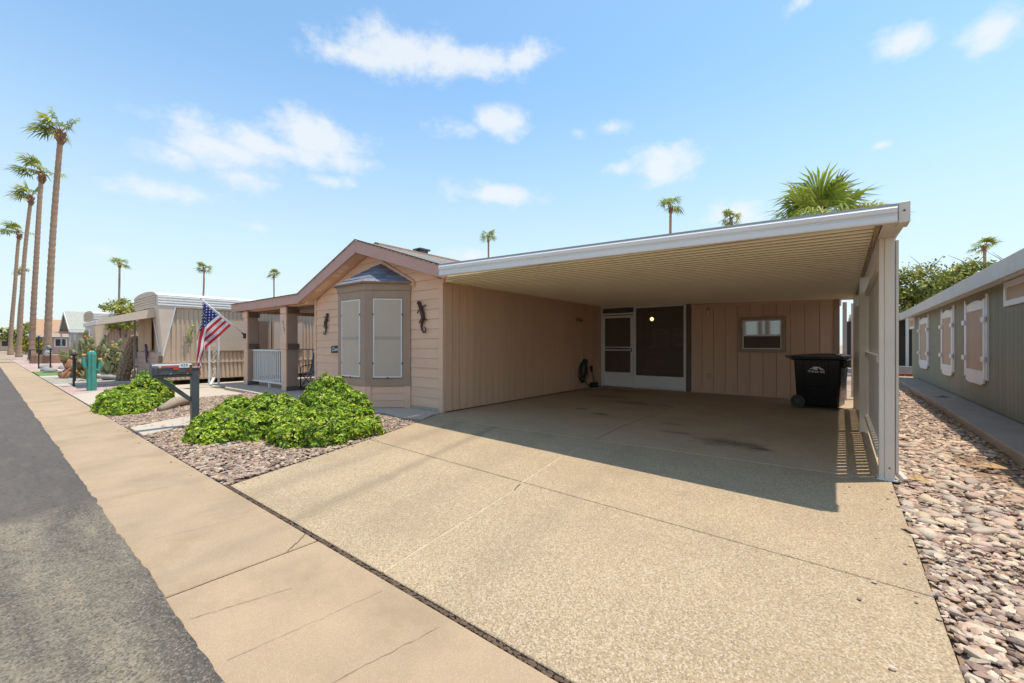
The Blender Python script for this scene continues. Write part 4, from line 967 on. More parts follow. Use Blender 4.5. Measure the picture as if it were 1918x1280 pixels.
# ------------------------------------------------------------------ wheelie bin
def bin_():
    b = thing('wheelie_bin', 'black wheeled rubbish bin with a white mountain emblem against the carport end', 'bin', (-.33, 10.72, 0), rz=R(-10))
    # local: front +X, back -X (wheels and handle), side faces -Y
    def P(m): return m
    def taper(x0, x1, y, X0, X1, Y, z0, z1):
        return [(x0, -y, z0), (x1, -y, z0), (x1, y, z0), (x0, y, z0), (X0, -Y, z1), (X1, -Y, z1), (X1, Y, z1), (X0, Y, z1)]
    F6 = [(0, 3, 2, 1), (4, 5, 6, 7), (0, 1, 5, 4), (1, 2, 6, 5), (2, 3, 7, 6), (3, 0, 4, 7)]
    def loc(m, name, mt, bevel=0., smooth=False):
        me = m.mesh(name, smooth, bevel); o = bpy.data.objects.new(name, me); me.materials.append(MATS[mt]); C.objects.link(o); o.parent = b; return o
    loc(MB().add(taper(-.36, .34, .285, -.40, .40, .345, .05, 1.02), F6), 'body', 'black_plastic', .03)
    loc(MB().add(taper(-.22, .18, .318, -.24, .20, .352, .45, .98), F6), 'side_panel', 'black_plastic', .012)
    loc(MB().add(taper(-.42, .43, .37, -.43, .44, .375, 1.0, 1.06), F6), 'rim', 'black_plastic', .012)
    lid = [(-.45, 1.065), (-.30, 1.10), (0, 1.125), (.30, 1.115), (.435, 1.075), (.44, 1.04), (-.44, 1.055)]
    loc(MB().prism([(x, -.39, z) for x, z in lid], (0, .78, 0)), 'lid', 'black_plastic', .008)
    loc(MB().tube([(-.53, -.33, 1.06), (-.53, .33, 1.06)], .022, 8).bar((-.53, -.33, 1.06), (-.40, -.33, 1.0), .05, .05).bar((-.53, .33, 1.06), (-.40, .33, 1.0), .05, .05), 'handle', 'black_plastic')
    loc(MB().box(.385, .45, -.2, .2, .84, 1.0), 'front_lip', 'black_plastic', .015)
    for sy in (-1, 1):
        w = loc(MB().tube([(-.32, sy * .30, .135), (-.32, sy * .37, .135)], .135, 22), 'wheel', 'black_rubber', .012)
        h = MB()
        for k in range(6):
            a = k * math.pi / 6; h.bar((-.32 - .105 * math.cos(a), sy * .374, .135 - .105 * math.sin(a)), (-.32 + .105 * math.cos(a), sy * .374, .135 + .105 * math.sin(a)), .008, .012, (0, 1, 0))
        me = h.mesh('wheel_spokes'); me.materials.append(mat('spoke_grey', (.10, .10, .095), .5, .1)); q = bpy.data.objects.new('wheel_spokes', me); C.objects.link(q); q.parent = w
        me = MB().tube([(-.32 + .118 * math.cos(t_), sy * .373, .135 + .118 * math.sin(t_)) for t_ in [k * math.pi / 12 for k in range(25)]], .006, 5, False).mesh('wheel_rim'); me.materials.append(MATS['spoke_grey']); q = bpy.data.objects.new('wheel_rim', me); C.objects.link(q); q.parent = w
    # emblem: flat-topped mountain over the lettering, on the side panel
    yq = lambda z: -(.318 + (.352 - .318) * (z - .45) / .53) - .004
    em = MB()
    for poly in ([(-.13, .80), (-.07, .825), (-.045, .855), (.02, .855), (.04, .84), (.02, .83), (-.04, .84), (-.06, .812)], [(-.05, .80), (-.035, .832), (.015, .824), (.035, .80)], [(.035, .85), (.055, .855), (.085, .825), (.14, .80), (.06, .80)]):
        em.add([(x - .01, yq(z), z) for x, z in poly], [tuple(range(len(poly)))])
    loc(em, 'emblem', 'bright_white')
    vs, fs = text_mesh('mesa-az', .088); lt_ = MB().add([(x - .01, yq(y + .765), y + .765) for x, y, z in vs], fs); loc(lt_, 'emblem_lettering', 'bright_white')
    return b
bin_()
# ------------------------------------------------------------------ wall ornaments and sign
def lizard(name, label, M, sc, m, tailcurl=1, cat='wall ornament', hd=None):
    t = thing(name, label, cat, M @ Vector((0, 0, 0)))
    T = lambda x, y, z=.03: M @ Vector((x * sc, y * sc, z * sc + .012))
    body = [(-.14, .40), (-.10, .33), (-.06, .24), (0, .12), (.02, 0), (-.02, -.12), (-.04, -.22), (-.02, -.32), (.04, -.40), (.11, -.39), (.14, -.32), (.11, -.26), (.07, -.28)]
    rad = [.035, .055, .05, .06, .055, .045, .033, .026, .022, .02, .017, .013, .008]
    body = [(x * tailcurl, y) for x, y in body]
    MB().tube([T(x, y) for x, y in body], [r * sc for r in rad], 8).build('body', m, t, True)
    hx_, hy_ = body[0]
    MB().ball(T(hx_ - .01, hy_ + .02), .06 * sc, 8, 6).build('head', m, t, True)
    for (x, y, ex, ey) in ((-.08, .24, -.19, .17), (-.03, .24, .10, .33), (.0, -.02, -.11, -.10), (.03, -.02, .14, -.06)):
        x *= tailcurl; ex *= tailcurl
        g_ = MB().tube([T(x, y), T((x + ex) / 2, (y + ey) / 2 + .03), T(ex, ey)], [.025 * sc, .02 * sc, .016 * sc], 6)
        for da in (-.6, 0, .6):
            a = math.atan2(ey - y, ex - x) + da; g_.tube([T(ex, ey), T(ex + .05 * math.cos(a), ey + .05 * math.sin(a))], [.012 * sc, .006 * sc], 5)
        g_.build('leg', m, t, True)
    return t
x_, y_, z_ = PY(793, 596, 5.41)
lizard('lizard_ornament', 'rusty brown metal lizard with hooked tail on the siding next to the carport corner', frame((x_, 5.42, z_), (1, 0, 0)), .72, 'rust_metal')
x_, y_, z_ = PY(611, 609, 5.41)
lizard('lizard_ornament', 'slim dark metal lizard on the siding between porch and bay window', frame((x_, 5.42, z_), (1, 0, 0)), .62, 'dark_bronze', -1)
x_, y_, z_ = PY(626, 654, 5.41)
sg = thing('wall_sign', 'small tilted black sign with white script lettering beside the bay window', 'sign', (x_, 5.41, z_))
x_ = -9.72
Ms = Matrix.Translation((x_, 5.405, z_)) @ Matrix.Rotation(R(-3), 4, 'Y')
MB().box(-.33, .42, -.012, .010, -.085, .085, Ms).build('board', 'sign_black', sg, bevel=.004)
lettering('sign_lettering', 'Country So', .145, Ms @ frame((.02, -.014, 0), (1, 0, 0)), 'bright_white', sg, .35, .95)
# ------------------------------------------------------------------ mailbox
bx_, by_ = -8.05, 2.07
mb = thing('mailbox', 'grey mailbox with red flag and number label on a square post beside the front shrubs', 'mailbox', (bx_, by_, 0))
box('post', 'grey_steel', mb, bx_ - .05, bx_ + .05, by_ - .05, by_ + .05, 0, .92, .008); box('post_cap', 'grey_steel', mb, bx_ - .058, bx_ + .058, by_ - .058, by_ + .058, .92, .95, .006)
MB().bar((bx_, by_ - .04, .42), (bx_, by_ - .46, .82), .045, .06).build('brace', 'grey_steel', mb, bevel=.006)
box('arm', 'grey_steel', mb, bx_ - .04, bx_ + .04, by_ - .53, by_ - .05, .80, .845, .006)
w, hgt = .08, .095
prof = [(-w, 0), (w, 0), (w, hgt)] + [(w * math.cos(t_), hgt + w * math.sin(t_)) for t_ in [k * math.pi / 10 for k in range(1, 10)]] + [(-w, hgt)]
z0 = .846; y0, y1 = by_ - .52, by_ - .05
MB().prism([(bx_ + x, y0, z0 + z) for x, z in prof], (0, y1 - y0, 0)).build('box_shell', 'grey_steel', mb, bevel=.004)
MB().prism([(bx_ + x * 1.05, y0 - .02, z0 - .006 + z * 1.04) for x, z in prof], (0, .035, 0)).build('door', mat('mailbox_door', (.055, .06, .07), .4, .15), mb, bevel=.004)
fl_ = MB().box(bx_ + w + .004, bx_ + w + .010, y0 + .06, y0 + .30, z0 + .105, z0 + .125).box(bx_ + w + .004, bx_ + w + .010, y0 + .23, y0 + .30, z0 + .07, z0 + .105).build('signal_flag', 'red_paint', mb)
MB().ball((bx_ + w + .012, y0 + .07, z0 + .115), .022, 8, 6).build('flag_pivot', mat('pivot_peach', (.6, .32, .22), .5, .05), fl_)
lab = box('number_label', 'bright_white', mb, bx_ + w + .001, bx_ + w + .005, y0 + .30, y0 + .43, z0 + .10, z0 + .17)
Ml = frame((bx_ + w + .0065, y0 + .365, z0 + .134), (0, 1, 0))
lettering('label_number', '429', .062, Ml, 'sign_black', lab)
rp = [(y1 - .17, .03), (y1 - .005, .03), (y1 - .005, .15), (y1 - .035, .13), (y1 - .05, .075), (y1 - .09, .06)]
MB().prism([(bx_ + w + .0015, y, z0 + z) for y, z in rp], (.002, 0, 0)).build('rust_patch', 'rust', mb)
for yy in (y0 + .2, y1 - .06): MB().ball((bx_ + w + .002, yy, z0 + .01), .006, 6, 4).build('rivet', 'bright_white', mb)
# ------------------------------------------------------------------ flag on the porch post
fp = thing('flag_pole', 'white pole angled out from the porch post carrying the flag', 'flag pole', (-14.98, 5.2, 1.6))
pb = Vector((-14.97, 5.17, 1.60)); pt_ = Vector((-15.0, 4.03, 2.66)); pd = (pt_ - pb).normalized()
MB().tube([pb, pt_], .014, 8).build('pole', 'white_paint', fp, True); MB().ball(pt_ + pd * .02, .022, 8, 6).build('finial', 'brass', fp, True)
MB().tube([pb - pd * .06, pb + pd * .12], .024, 8).box(-15.02, -14.92, 5.13, 5.185, 1.50, 1.66).build('bracket', 'black_metal', fp)
HO, FLY = 1.0, 1.92; PL = (pt_ - pb).length
q_ = Vector((0, -pd.z, pd.y)); q_ = q_ if q_.z < 0 else -q_; q_.normalize()
Yt = pt_.y + .02
def flagpos(u, v, off=0.):
    """u along the fly (m), v along the hoist from the pole tip (m)"""
    P0 = pt_ - pd * (.06 + v) + Vector((0, 0, -.02))
    ln = max(.0, (P0.y - Yt) / max(.05, -q_.y)); s = min(u, ln); P = P0 + q_ * s; r = u - s
    wav = .03 * math.sin(u * 9 + v * 4) * min(1, u * 1.5)
    if r > 0:     # past the fold the cloth hangs and pleats
        P = P + Vector((0.16 * r * math.sin(v * 7.0 + .4) + .05 * math.sin(v * 19), .10 * math.sin(v * 11 + r * 1.5) * min(1, r * 2.2) - .06 * r + .0, -r * (.93 - .05 * v)))
    return P + Vector((wav + off, 0, 0))
NU, NV = 60, 39; fm = MB(); vs = [flagpos(FLY * i / NU, HO * j / NV) for i in range(NU + 1) for j in range(NV + 1)]; fs = []; cols = []
red = (.50, .025, .03); wht = (.78, .76, .78); blu = (.022, .03, .16)
for i in range(NU):
    for j in range(NV):
        st = int(j / NV * 13); cx_ = (i + .5) / NU * FLY
        col = red if st % 2 == 0 else wht
        if st < 7 and cx_ < FLY * .40: col = blu
        if i < 1: col = wht
        fs.append((i * (NV + 1) + j, (i + 1) * (NV + 1) + j, (i + 1) * (NV + 1) + j + 1, i * (NV + 1) + j + 1)); cols.append(col)
fm.v = [tuple(v) for v in vs]; fm.f = fs; fm.c = cols
flag = thing('flag', 'red white and blue striped flag with stars hanging from the porch pole', 'flag', tuple(pt_))
fm.build('cloth', 'flag_cloth', flag, True, norm=False)
st = MB()
for r_ in range(9):
    for c_ in range(6 if r_ % 2 == 0 else 5):
        uu = FLY * .40 * ((c_ * 2 + (1 if r_ % 2 == 0 else 2)) / 12); vv = HO * 7 / 13 * (r_ + 1) / 10
        for off in (.006, -.006):
            vs = []
            for k in range(10):
                a = k * math.pi / 5; rad = .024 if k % 2 == 0 else .011; vs.append(flagpos(max(.005, uu + rad * math.cos(a)), vv + rad * math.sin(a), off))
            st.add(vs, [tuple(range(10))])
st.build('star_field', 'bright_white', flag, norm=False, kind='stuff')
for txt, row in (('HOME OF THE FREE', 9), ('BECAUSE OF THE BRAVE', 11)):
    vs, fs = text_mesh(txt, .062); b = MB()
    xs_ = [v[0] for v in vs]; xm = max(xs_)
    b.add([flagpos(.10 + (xm - x) * 1.05, HO * (row + .5) / 13 - y, .006) for x, y, z in vs], fs); b.build('stripe_lettering', 'letter_grey', flag, norm=False)
# ------------------------------------------------------------------ porch chair and rug
ch = thing('patio_chair', 'patio chair with speckled blue-grey fabric and dark frame on the porch', 'chair', (-12.6, 6.25, .012), rz=R(35))
def lo(m, name, mt, par=ch, bevel=0., smooth=False):
    me = m.mesh(name, smooth, bevel); me.materials.append(MATS[mt]); o = bpy.data.objects.new(name, me); C.objects.link(o); o.parent = par; return o
lo(MB().box(-.27, .27, -.27, .25, .40, .45), 'seat', 'fabric_blue', bevel=.015)
lo(MB().prism([(-.27, .22, .44), (.27, .22, .44), (.25, .42, 1.02), (-.25, .42, 1.02)], (0, .04, .015)), 'backrest', 'fabric_blue', bevel=.012)
for s in (-1, 1):
    lo(MB().tube([(s * .3, -.26, 0), (s * .3, -.24, .62), (s * .3, .0, .65), (s * .3, .30, .66)], .016, 7), 'arm', 'black_metal', smooth=True)
    lo(MB().tube([(s * .28, -.26, .02), (s * .28, .26, .42)], .013, 7), 'leg', 'black_metal'); lo(MB().tube([(s * .28, .30, .02), (s * .28, -.24, .42)], .013, 7), 'leg', 'black_metal')
lo(MB().tube([(-.28, .22, .42), (-.265, .43, 1.03), (.265, .43, 1.03), (.28, .22, .42)], .014, 7), 'back_frame', 'black_metal')
tag(MB().box(-12.9, -11.2, 5.55, 6.6, .013, .024).build('porch_rug', 'purple_rug', None, bevel=.003), 'dark purple rug lying on the porch floor behind the post', 'rug')
# weathered log lying in the bed
lx = GR(300, 770); ly = GR(356, 757)
lg = MB().tube([(lx[0], lx[1], .03), ((lx[0] + ly[0]) / 2 - .05, (lx[1] + ly[1]) / 2, .10), (ly[0], ly[1], .09)], [.06, .11, .085], 9)
tag(lg.build('driftwood_log', 'dry_wood', None, True), 'grey weathered log lying on the gravel behind the mailbox post', 'log')
# two-legged scrollwork columns of the neighbor's patio
def scroll_column(x, y, hgt, label, spout=False):
    t = thing('scroll_column', label, 'column', (x, y, 0), 'white scrollwork columns beside the tan trailer')
    for s in (-.13, .13): box('upright', 'white_paint', t, x - .025, x + .025, y + s - .025, y + s + .025, 0, hgt, .004)
    for k in range(4):
        zc = .35 + k * .55; pts = []
        for j in range(26):
            a = j / 25; th = 4.2 * math.pi * abs(a - .5); rr_ = .085 * (1 - 1.55 * abs(a - .5)); sgn = 1 if a > .5 else -1
            pts.append((x, y + sgn * rr_ * math.sin(th) * .9, zc + sgn * (.13 - .0) + sgn * rr_ * -math.cos(th)))
        MB().tube(pts, .009, 5).build('scroll', 'white_paint', t, True)
    if spout: MB().bar((x + .05, y - .02, .22), (x + .26, y - .16, .03), .07, .06).build('downspout_foot', 'white_metal', t, bevel=.005)
    return t
scroll_column(-16.0, 4.63, 2.35, 'white scrollwork column with downspout foot behind the flag', True)
scroll_column(-16.2, 6.9, 2.4, 'white scrollwork column seen past the porch railing')
# ------------------------------------------------------------------ neighboring single-wide trailers
def trailer(name, label, X, YF_, W, Lg, col, col2, zt, kind=0, extra=None):
    """+X long wall at X, street end at YF_"""
    t = thing(name, label, 'trailer home', (X - W / 2, YF_ + Lg / 2, 0))
    z0, z1 = .12, zt - .55
    wall = MB().box(X - W, X - .03, YF_ + .03, YF_ + Lg, z0, z1).build('body_wall', col, t)
    nr = int(min(Lg, 9) / .13)
    rib = MB().prism([(0, 0, 0), (.03, .03, 0), (.03, .075, 0), (0, .105, 0)], (0, 0, z1 - .75)).mesh('rib')
    for k in range(nr):
        o = link(rib, 'siding_rib', col, t); o.location = (X - .03, YF_ + .25 + k * .13, .72)
    rib2 = MB().prism([(0, 0, 0), (.03, .03, 0), (.03, .075, 0), (0, .105, 0)], (0, 0, .54)).mesh('rib')
    for k in range(nr):
        o = link(rib2, 'skirt_rib', col, t); o.location = (X - .02, YF_ + .25 + k * .13, .14)
    box('belt_rail', col, t, X - .03, X + .03, YF_ + .2, YF_ + Lg, .68, .73)
    # barrel roof with white cap; corrugated edge bands
    pr = [(X - W - .05, z1)]; nA = 10
    for k in range(nA + 1):
        a = math.pi * k / nA; pr.append((X - W / 2 - (W / 2 + .08) * math.cos(a), z1 + .38 + .17 * math.sin(a)))
    pr.append((X + .05, z1))
    MB().prism([(x, YF_ - .12, z) for x, z in pr], (0, Lg + .2, 0)).build('barrel_roof', 'trailer_roof', t)
    for k in range(4):
        zz = z1 + .04 + k * .085; box('edge_band', 'trailer_roof', t, X + .05, X + .085, YF_ - .1, YF_ + Lg, zz, zz + .05, .008)
        box('edge_band', col2, t, X - W - .03, X + .04, YF_ - .15, YF_ - .12, zz, zz + .06, .006)
    MB().prism([(x, YF_ - .15, z) for x, z in pr[1:-1]] , (0, .04, 0)).build('roof_end', col2, t)
    return t, z0, z1
tA, z0, z1 = trailer('tan_trailer', 'tan ribbed trailer home with barrel roof and street-side awning next to the porch', -17.3, 3.55, 3.0, 13, 'trailer_tan', 'trailer_tan', 3.08)
X = -17.3
# flared corner panel (inverted triangle wrapping the corner)
MB().add([(X - .75, 3.48, z1), (X + .02, 3.42, z1), (X + .06, 3.47, z1), (X + .06, 3.90, z1), (X + .02, 3.55, .95), (X + .06, 3.60, .95)], [(0, 1, 4), (1, 2, 5, 4), (2, 3, 5)]).build('corner_panel', 'awning_tan', tA)
MB().bar((X + .07, 3.91, z1), (X + .07, 3.58, .92), .03, .03).bar((X - .77, 3.46, z1), (X + .0, 3.53, .92), .03, .03).build('corner_panel_trim', 'white_metal', tA)
box('front_wall', 'trailer_pink', tA, X - 3.0, X - .02, 3.48, 3.56, .1, 1.05)
for k in range(5): box('lap_board', 'trailer_pink', tA, X - 3.0, X - .02, 3.465, 3.49, .1 + k * .19, .28 + k * .19, .004)
box('front_window_shade', 'screen_brown', tA, X - 2.6, X - 1.75, 3.44, 3.5, 1.1, 2.35, .005); box('front_window_shade', 'screen_brown', tA, X - 1.68, X - .95, 3.44, 3.5, 1.1, 2.35, .005)
box('corner_trim', 'trim_dark', tA, X - .02, X + .035, 3.5, 3.58, .1, .95)
for (ya, yb) in ((4.75, 6.3), (6.9, 8.1)):
    w_ = box('side_window', 'trim_taupe', tA, X + .0, X + .045, ya, yb, 1.05, 2.2, .004); box('window_shade', 'solar_screen', w_, X + .045, X + .055, ya + .05, yb - .05, 1.09, 2.16)
box('side_window', 'trim_dark', tA, X, X + .05, 6.42, 6.75, 1.1, 2.2, .004)
# awning over the street-end window: slanted sheet with side brackets
aw = MB().add([(X - 2.95, 3.46, 2.43), (X - .35, 3.46, 2.43), (X - .35, 2.12, 1.98), (X - 2.95, 2.12, 1.98), (X - 2.95, 3.46, 2.47), (X - .35, 3.46, 2.47), (X - .35, 2.12, 2.02), (X - 2.95, 2.12, 2.02)], [(0, 3, 2, 1), (4, 5, 6, 7), (0, 1, 5, 4), (1, 2, 6, 5), (2, 3, 7, 6), (3, 0, 4, 7)]).build('awning', 'awning_tan', tA)
MB().prism([(X - .36, 3.46, 2.50), (X - .36, 2.12, 2.06), (X - .36, 2.12, 1.90), (X - .36, 3.46, 2.20)], (.03, 0, 0)).build('awning_wing', 'awning_tan', aw)
MB().prism([(X - 2.95, 3.46, 2.50), (X - 2.95, 2.12, 2.06), (X - 2.95, 2.12, 1.90), (X - 2.95, 3.46, 2.20)], (.03, 0, 0)).build('awning_wing', 'awning_tan', aw)
box('awning_valance', 'trailer_roof', aw, X - 2.97, X - .33, 2.09, 2.125, 1.90, 2.03, .004)
box('awning_post', 'plain_grey', aw, X - 2.98, X - 2.93, 3.38, 3.43, 0, 2.3)
MB().tube([(X - 1.4, 10.8, 3.0), (X - 1.4, 10.8, 3.9)], .03, 6).ball((X - 1.4, 10.8, 3.92), .06, 6, 4).build('vent_pipe', 'white_metal', tA)
_, gy, gz = PXp(354, 629, X + .03)
lizard('lizard_ornament', 'large teal and gold lizard with curled tail on the tan trailer wall', frame((X + .03, gy, gz), (0, 1, 0)), .75, 'teal_paint', -1)
gx, gyy, gz = PY(287, 655, 3.44)
lizard('wind_ornament', 'dark red and blue metal figure hung beneath the trailer window', frame((X - 1.2, 3.45, .98), (1, 0, 0)), .72, mat('red_blue_metal', (.16, .03, .03), .5, .3, 14, col2=(.03, .06, .14)))
tB, z0, z1 = trailer('brown_trailer', 'brown ribbed trailer home with white barrel roof behind the cactus garden', -33.0, 3.9, 3.2, 12, 'trailer_brown', 'trailer_tan', 3.25)
X = -33.0
MB().add([(X - .9, 3.82, z1), (X + .02, 3.78, z1), (X + .06, 3.82, z1), (X + .06, 4.7, z1), (X + .02, 3.9, .8), (X + .06, 3.95, .8)], [(0, 1, 4), (1, 2, 5, 4), (2, 3, 5)]).build('corner_panel', 'trailer_tan', tB)
w_ = box('front_window', 'white_paint', tB, X - 1.9, X - 1.0, 3.8, 3.88, 1.1, 2.2); box('pane', 'window_glass', w_, X - 1.83, X - 1.07, 3.79, 3.8, 1.17, 2.13)
box('front_wall', 'trailer_tan', tB, X - 3.2, X - .02, 3.82, 3.92, .1, 2.6)
box('corner_post', 'white_metal', tB, X + .04, X + .14, 6.9, 7.0, .1, 2.6)
# grey board fence with a flat white cover between the trailers
fe = thing('board_fence', 'weathered dark grey board fence between the two trailers', 'fence', (-24, 8, 0))
for k in range(34):
    xx = -27.6 + k * .195; box('fence_board', mat('fence_grey', (.20, .195, .19), .9, .25, 4, stretch=(3, 3, .3), rand=.2), fe, xx, xx + .18, 7.1 + random.uniform(-.008, .008), 7.13, 0, 1.95 + random.uniform(-.02, .02))
box('fence_rail', 'fence_grey', fe, -27.6, -21, 7.13, 7.17, .5, .6); box('fence_rail', 'fence_grey', fe, -27.6, -21, 7.13, 7.17, 1.5, 1.6)
pc = thing('patio_cover', 'white slatted patio cover above the grey board fence', 'patio cover', (-24, 8.5, 0))
for k in range(8): box('roof_slat', 'white_metal', pc, -27.5, -20.4, 7.3 + k * .42, 7.5 + k * .42, 2.35, 2.40)
for xx in (-27.3, -20.6): box('post', 'white_metal', pc, xx - .05, xx + .05, 7.3, 7.4, 0, 2.35); box('roof_beam', 'white_metal', pc, xx - .04, xx + .04, 7.3, 10.5, 2.25, 2.35)
# grey gabled house further down the street
def gable_house(name, label, X, Y0, W, L_, zw, zp, wallm, roofm, trim, group=None):
    t = thing(name, label, 'house', (X - W / 2, Y0 + L_ / 2, 0), group)
    MB().prism([(X - W, Y0, 0), (X, Y0, 0), (X, Y0, zw), (X - W / 2, Y0, zp), (X - W, Y0, zw)], (0, L_, 0)).build('wall', wallm, t)
    o = .45; sl_ = (zp - zw) / (W / 2)
    for s in (1, -1):
        xc = X - W / 2; xe = xc + s * (W / 2 + o)
        MB().prism([(xc, Y0 - .6, zp + .12), (xe, Y0 - .6, zp + .12 - sl_ * (W / 2 + o)), (xe, Y0 - .6, zp + .02 - sl_ * (W / 2 + o)), (xc, Y0 - .6, zp + .02)], (0, L_ + .8, 0)).build('roof', roofm, t)
        MB().prism([(xc, Y0 - .64, zp + .13), (xe, Y0 - .64, zp + .13 - sl_ * (W / 2 + o)), (xe, Y0 - .64, zp - .10 - sl_ * (W / 2 + o)), (xc, Y0 - .64, zp - .10)], (0, .04, 0)).build('fascia', trim, t)
        MB().box(xe - .03, xe + .03, Y0 - .6, Y0 + L_, zp - .14 - sl_ * (W / 2 + o), zp + .08 - sl_ * (W / 2 + o)).build('eave_board', trim, t)
    for k in range(3):
        w_ = box('window', trim, t, X - .02, X + .04, Y0 + 1.2 + k * 3, Y0 + 2.4 + k * 3, 1.0, 2.2); box('pane', 'window_glass', w_, X + .03, X + .05, Y0 + 1.3 + k * 3, Y0 + 2.3 + k * 3, 1.1, 2.1)
    for xa in (X - W * .75, X - W * .3):
        w_ = box('window', trim, t, xa - .5, xa + .5, Y0 - .04, Y0 + .02, 1.0, 2.2); box('pane', 'window_glass', w_, xa - .42, xa + .42, Y0 - .05, Y0 - .03, 1.08, 2.12)
    return t
gh = gable_house('gabled_house', 'pale grey gabled house with open carport past the brown trailer', -52.1, 5.1, 7, 13, 2.7, 4.25, 'grey_siding', mat('sage_roof', (.36, .36, .30), .9, .2, 6), 'white_paint')
box('carport_roof', 'white_metal', gh, -63.5, -59.2, 4.4, 12, 2.5, 2.6)
for yy in (3.2, 6.5): box('carport_post', 'white_metal', gh, -59.6, -59.5, yy + 1.4, yy + 1.5, 0, 2.5)
gable_house('gabled_house', 'house with orange shingle roof and pink posts far along the street', -88, 5.0, 7.5, 12, 2.8, 4.9, 'trailer_pink', 'orange_roof', 'white_paint')
for i, (X_, Y_) in enumerate(((-100, 4.2), (-113, 3.9), (-126, 3.6))):
    t = thing('carport_home', ['low white carport home past the orange roof', 'second white carport home from the orange roof', 'low white carport home at the end of the street'][i], 'house', (X_, Y_ + 5, 0), 'white carport homes along the street')
    box('body', 'trailer_tan', t, X_ - 9, X_ - 3.2, Y_ + 3.5, Y_ + 14, 0, 2.7); box('flat_roof', 'white_metal', t, X_ - 9.3, X_, Y_, Y_ + 14, 2.75, 3.0)
    for yy in (Y_ + .2, Y_ + 5): box('post', 'trim_dark', t, X_ - .3, X_ - .15, yy, yy + .15, 0, 2.75)
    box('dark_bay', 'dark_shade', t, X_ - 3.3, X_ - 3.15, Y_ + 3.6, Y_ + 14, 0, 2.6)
# ------------------------------------------------------------------ green house across the rock bed
gr = thing('green_house', 'olive green sided house with white shuttered windows beyond the rock strip', 'house', (4, 12, 0))
GX = 2.12
gw = box('side_wall', 'green_siding', gr, GX + .02, GX + .14, 4.0, 21.9, .0, 2.42)
pl = MB().box(-.001, .02, 0, .194, .13, 2.42).mesh('plank', bevel=.004); y = 4.0
while y < 21.8: o = link(pl, 'plank', 'green_siding', gw); o.location = (GX, y, 0); attach(o, gw); y += .2
MB().prism([(GX + .05, 21.8, 0), (6, 21.8, 0), (6, 21.8, 3.5), (GX + .05, 21.8, 2.45)], (0, .12, 0)).build('end_wall', 'green_siding', gr); MB().prism([(GX + .05, 3.9, 0), (6, 3.9, 0), (6, 3.9, 3.5), (GX + .05, 3.9, 2.45)], (0, .1, 0)).build('front_wall', 'green_siding', gr)
rs = .27
MB().prism([(1.84, 3.4, 2.525), (6, 3.4, 2.525 + rs * 4.2), (6, 3.4, 2.45 + rs * 4.2), (1.84, 3.4, 2.45)], (0, 19.0, 0)).build('roof', mat('roof_tan', (.42, .35, .26), .9, .2, 8), gr)
box('fascia', 'fascia_grey', gr, 1.80, 1.84, 3.4, 22.4, 2.26, 2.52, .004)
box('soffit', 'white_paint', gr, 1.84, 2.15, 3.4, 22.4, 2.335, 2.35)
box('rake_board', 'fascia_grey', gr, 1.80, 1.84, 22.4, 22.44, 2.26, 2.52)
def side_window(ya, yb, za, zb, arch=True):
    w = bpy.data.objects.new('window', None); C.objects.link(w); w.location = (GX, (ya + yb) / 2, (za + zb) / 2); attach(w, gr); x0 = GX - .035
    f_ = .14
    for q in ((ya, ya + f_), (yb - f_, yb)):
        box('shutter_board', 'white_paint', w, x0 - .01, GX + .0, q[0], q[1], za, zb + .02, .004)
    for q in ((ya - .10, ya - .006), (yb + .006, yb + .10)):
        box('shutter_board', 'white_paint', w, x0, GX + .0, q[0], q[1], za - .02, zb + .10, .004)
    nA = 8; pts = [(x0, ya + f_, zb - .16)] + [(x0, ya + f_ + (yb - ya - 2 * f_) * k / nA, zb - .02 + .055 * math.sin(math.pi * k / nA)) for k in range(nA + 1)] + [(x0, yb - f_, zb - .16)]
    MB().prism(pts, (.035, 0, 0)).build('arched_head', 'white_paint', w, bevel=.003)
    MB().prism([(x0 - .006, ya + .10, za + .14), (x0 - .006, yb - .10, za + .14), (x0 - .006, yb - .10, za - .09), (x0 - .006, yb - .32, za - .13), (x0 - .006, ya + .32, za - .13), (x0 - .006, ya + .10, za - .09)], (.03, 0, 0)).build('apron_board', 'white_paint', w, bevel=.003)
    box('sun_screen', 'screen_brown', w, GX - .018, GX - .006, ya + f_, yb - f_, za + .1, zb - .1)
    for zz in (za + .32, zb - .42):
        for q in (ya - .12, yb - .14): box('cross_block', 'white_paint', w, x0 - .04, x0 - .008, q, q + .26, zz, zz + .10, .005)
def yat(px): return PXp(px, 640, GX)[1]
for pa, pb_ in ((1724, 1741), (1766, 1789), (1811, 1852)):
    ya, yb = yat(pb_), yat(pa); side_window(ya + .05, yb - .05, .66, 2.14)
for (pa, pb_, za, zb) in ((1706, 1715, 1.90, 2.31), (1886, 1990, 1.92, 2.31)):
    ya, yb = yat(pb_), yat(pa)
    w = ring('transom_window', 'white_paint', gr, 0, 1, 0, 1, .1, 0, .04); w.data = (MB().box(GX - .04, GX, ya, ya + .10, za, zb).box(GX - .04, GX, yb - .10, yb, za, zb).box(GX - .04, GX, ya + .1, yb - .1, za, za + .09).box(GX - .04, GX, ya + .1, yb - .1, zb - .09, zb)).mesh('transom_window', bevel=.003); w.data.materials.append(MATS['white_paint'])
    box('pane', 'screen_brown', w, GX - .02, GX - .008, ya + .09, yb - .09, za + .08, zb - .08)
struct(MB().flat([(1.52, 5.0), (2.12, 5.0), (2.12, 20.6), (1.52, 20.6)], -.06, .12).build('side_walkway', mat('walk_grey', (.29, .232, .185), .85, .15, 1.5, bump=.3, bscale=80, dirt=(.19, .16, .135), damt=.5), None, bevel=.012))
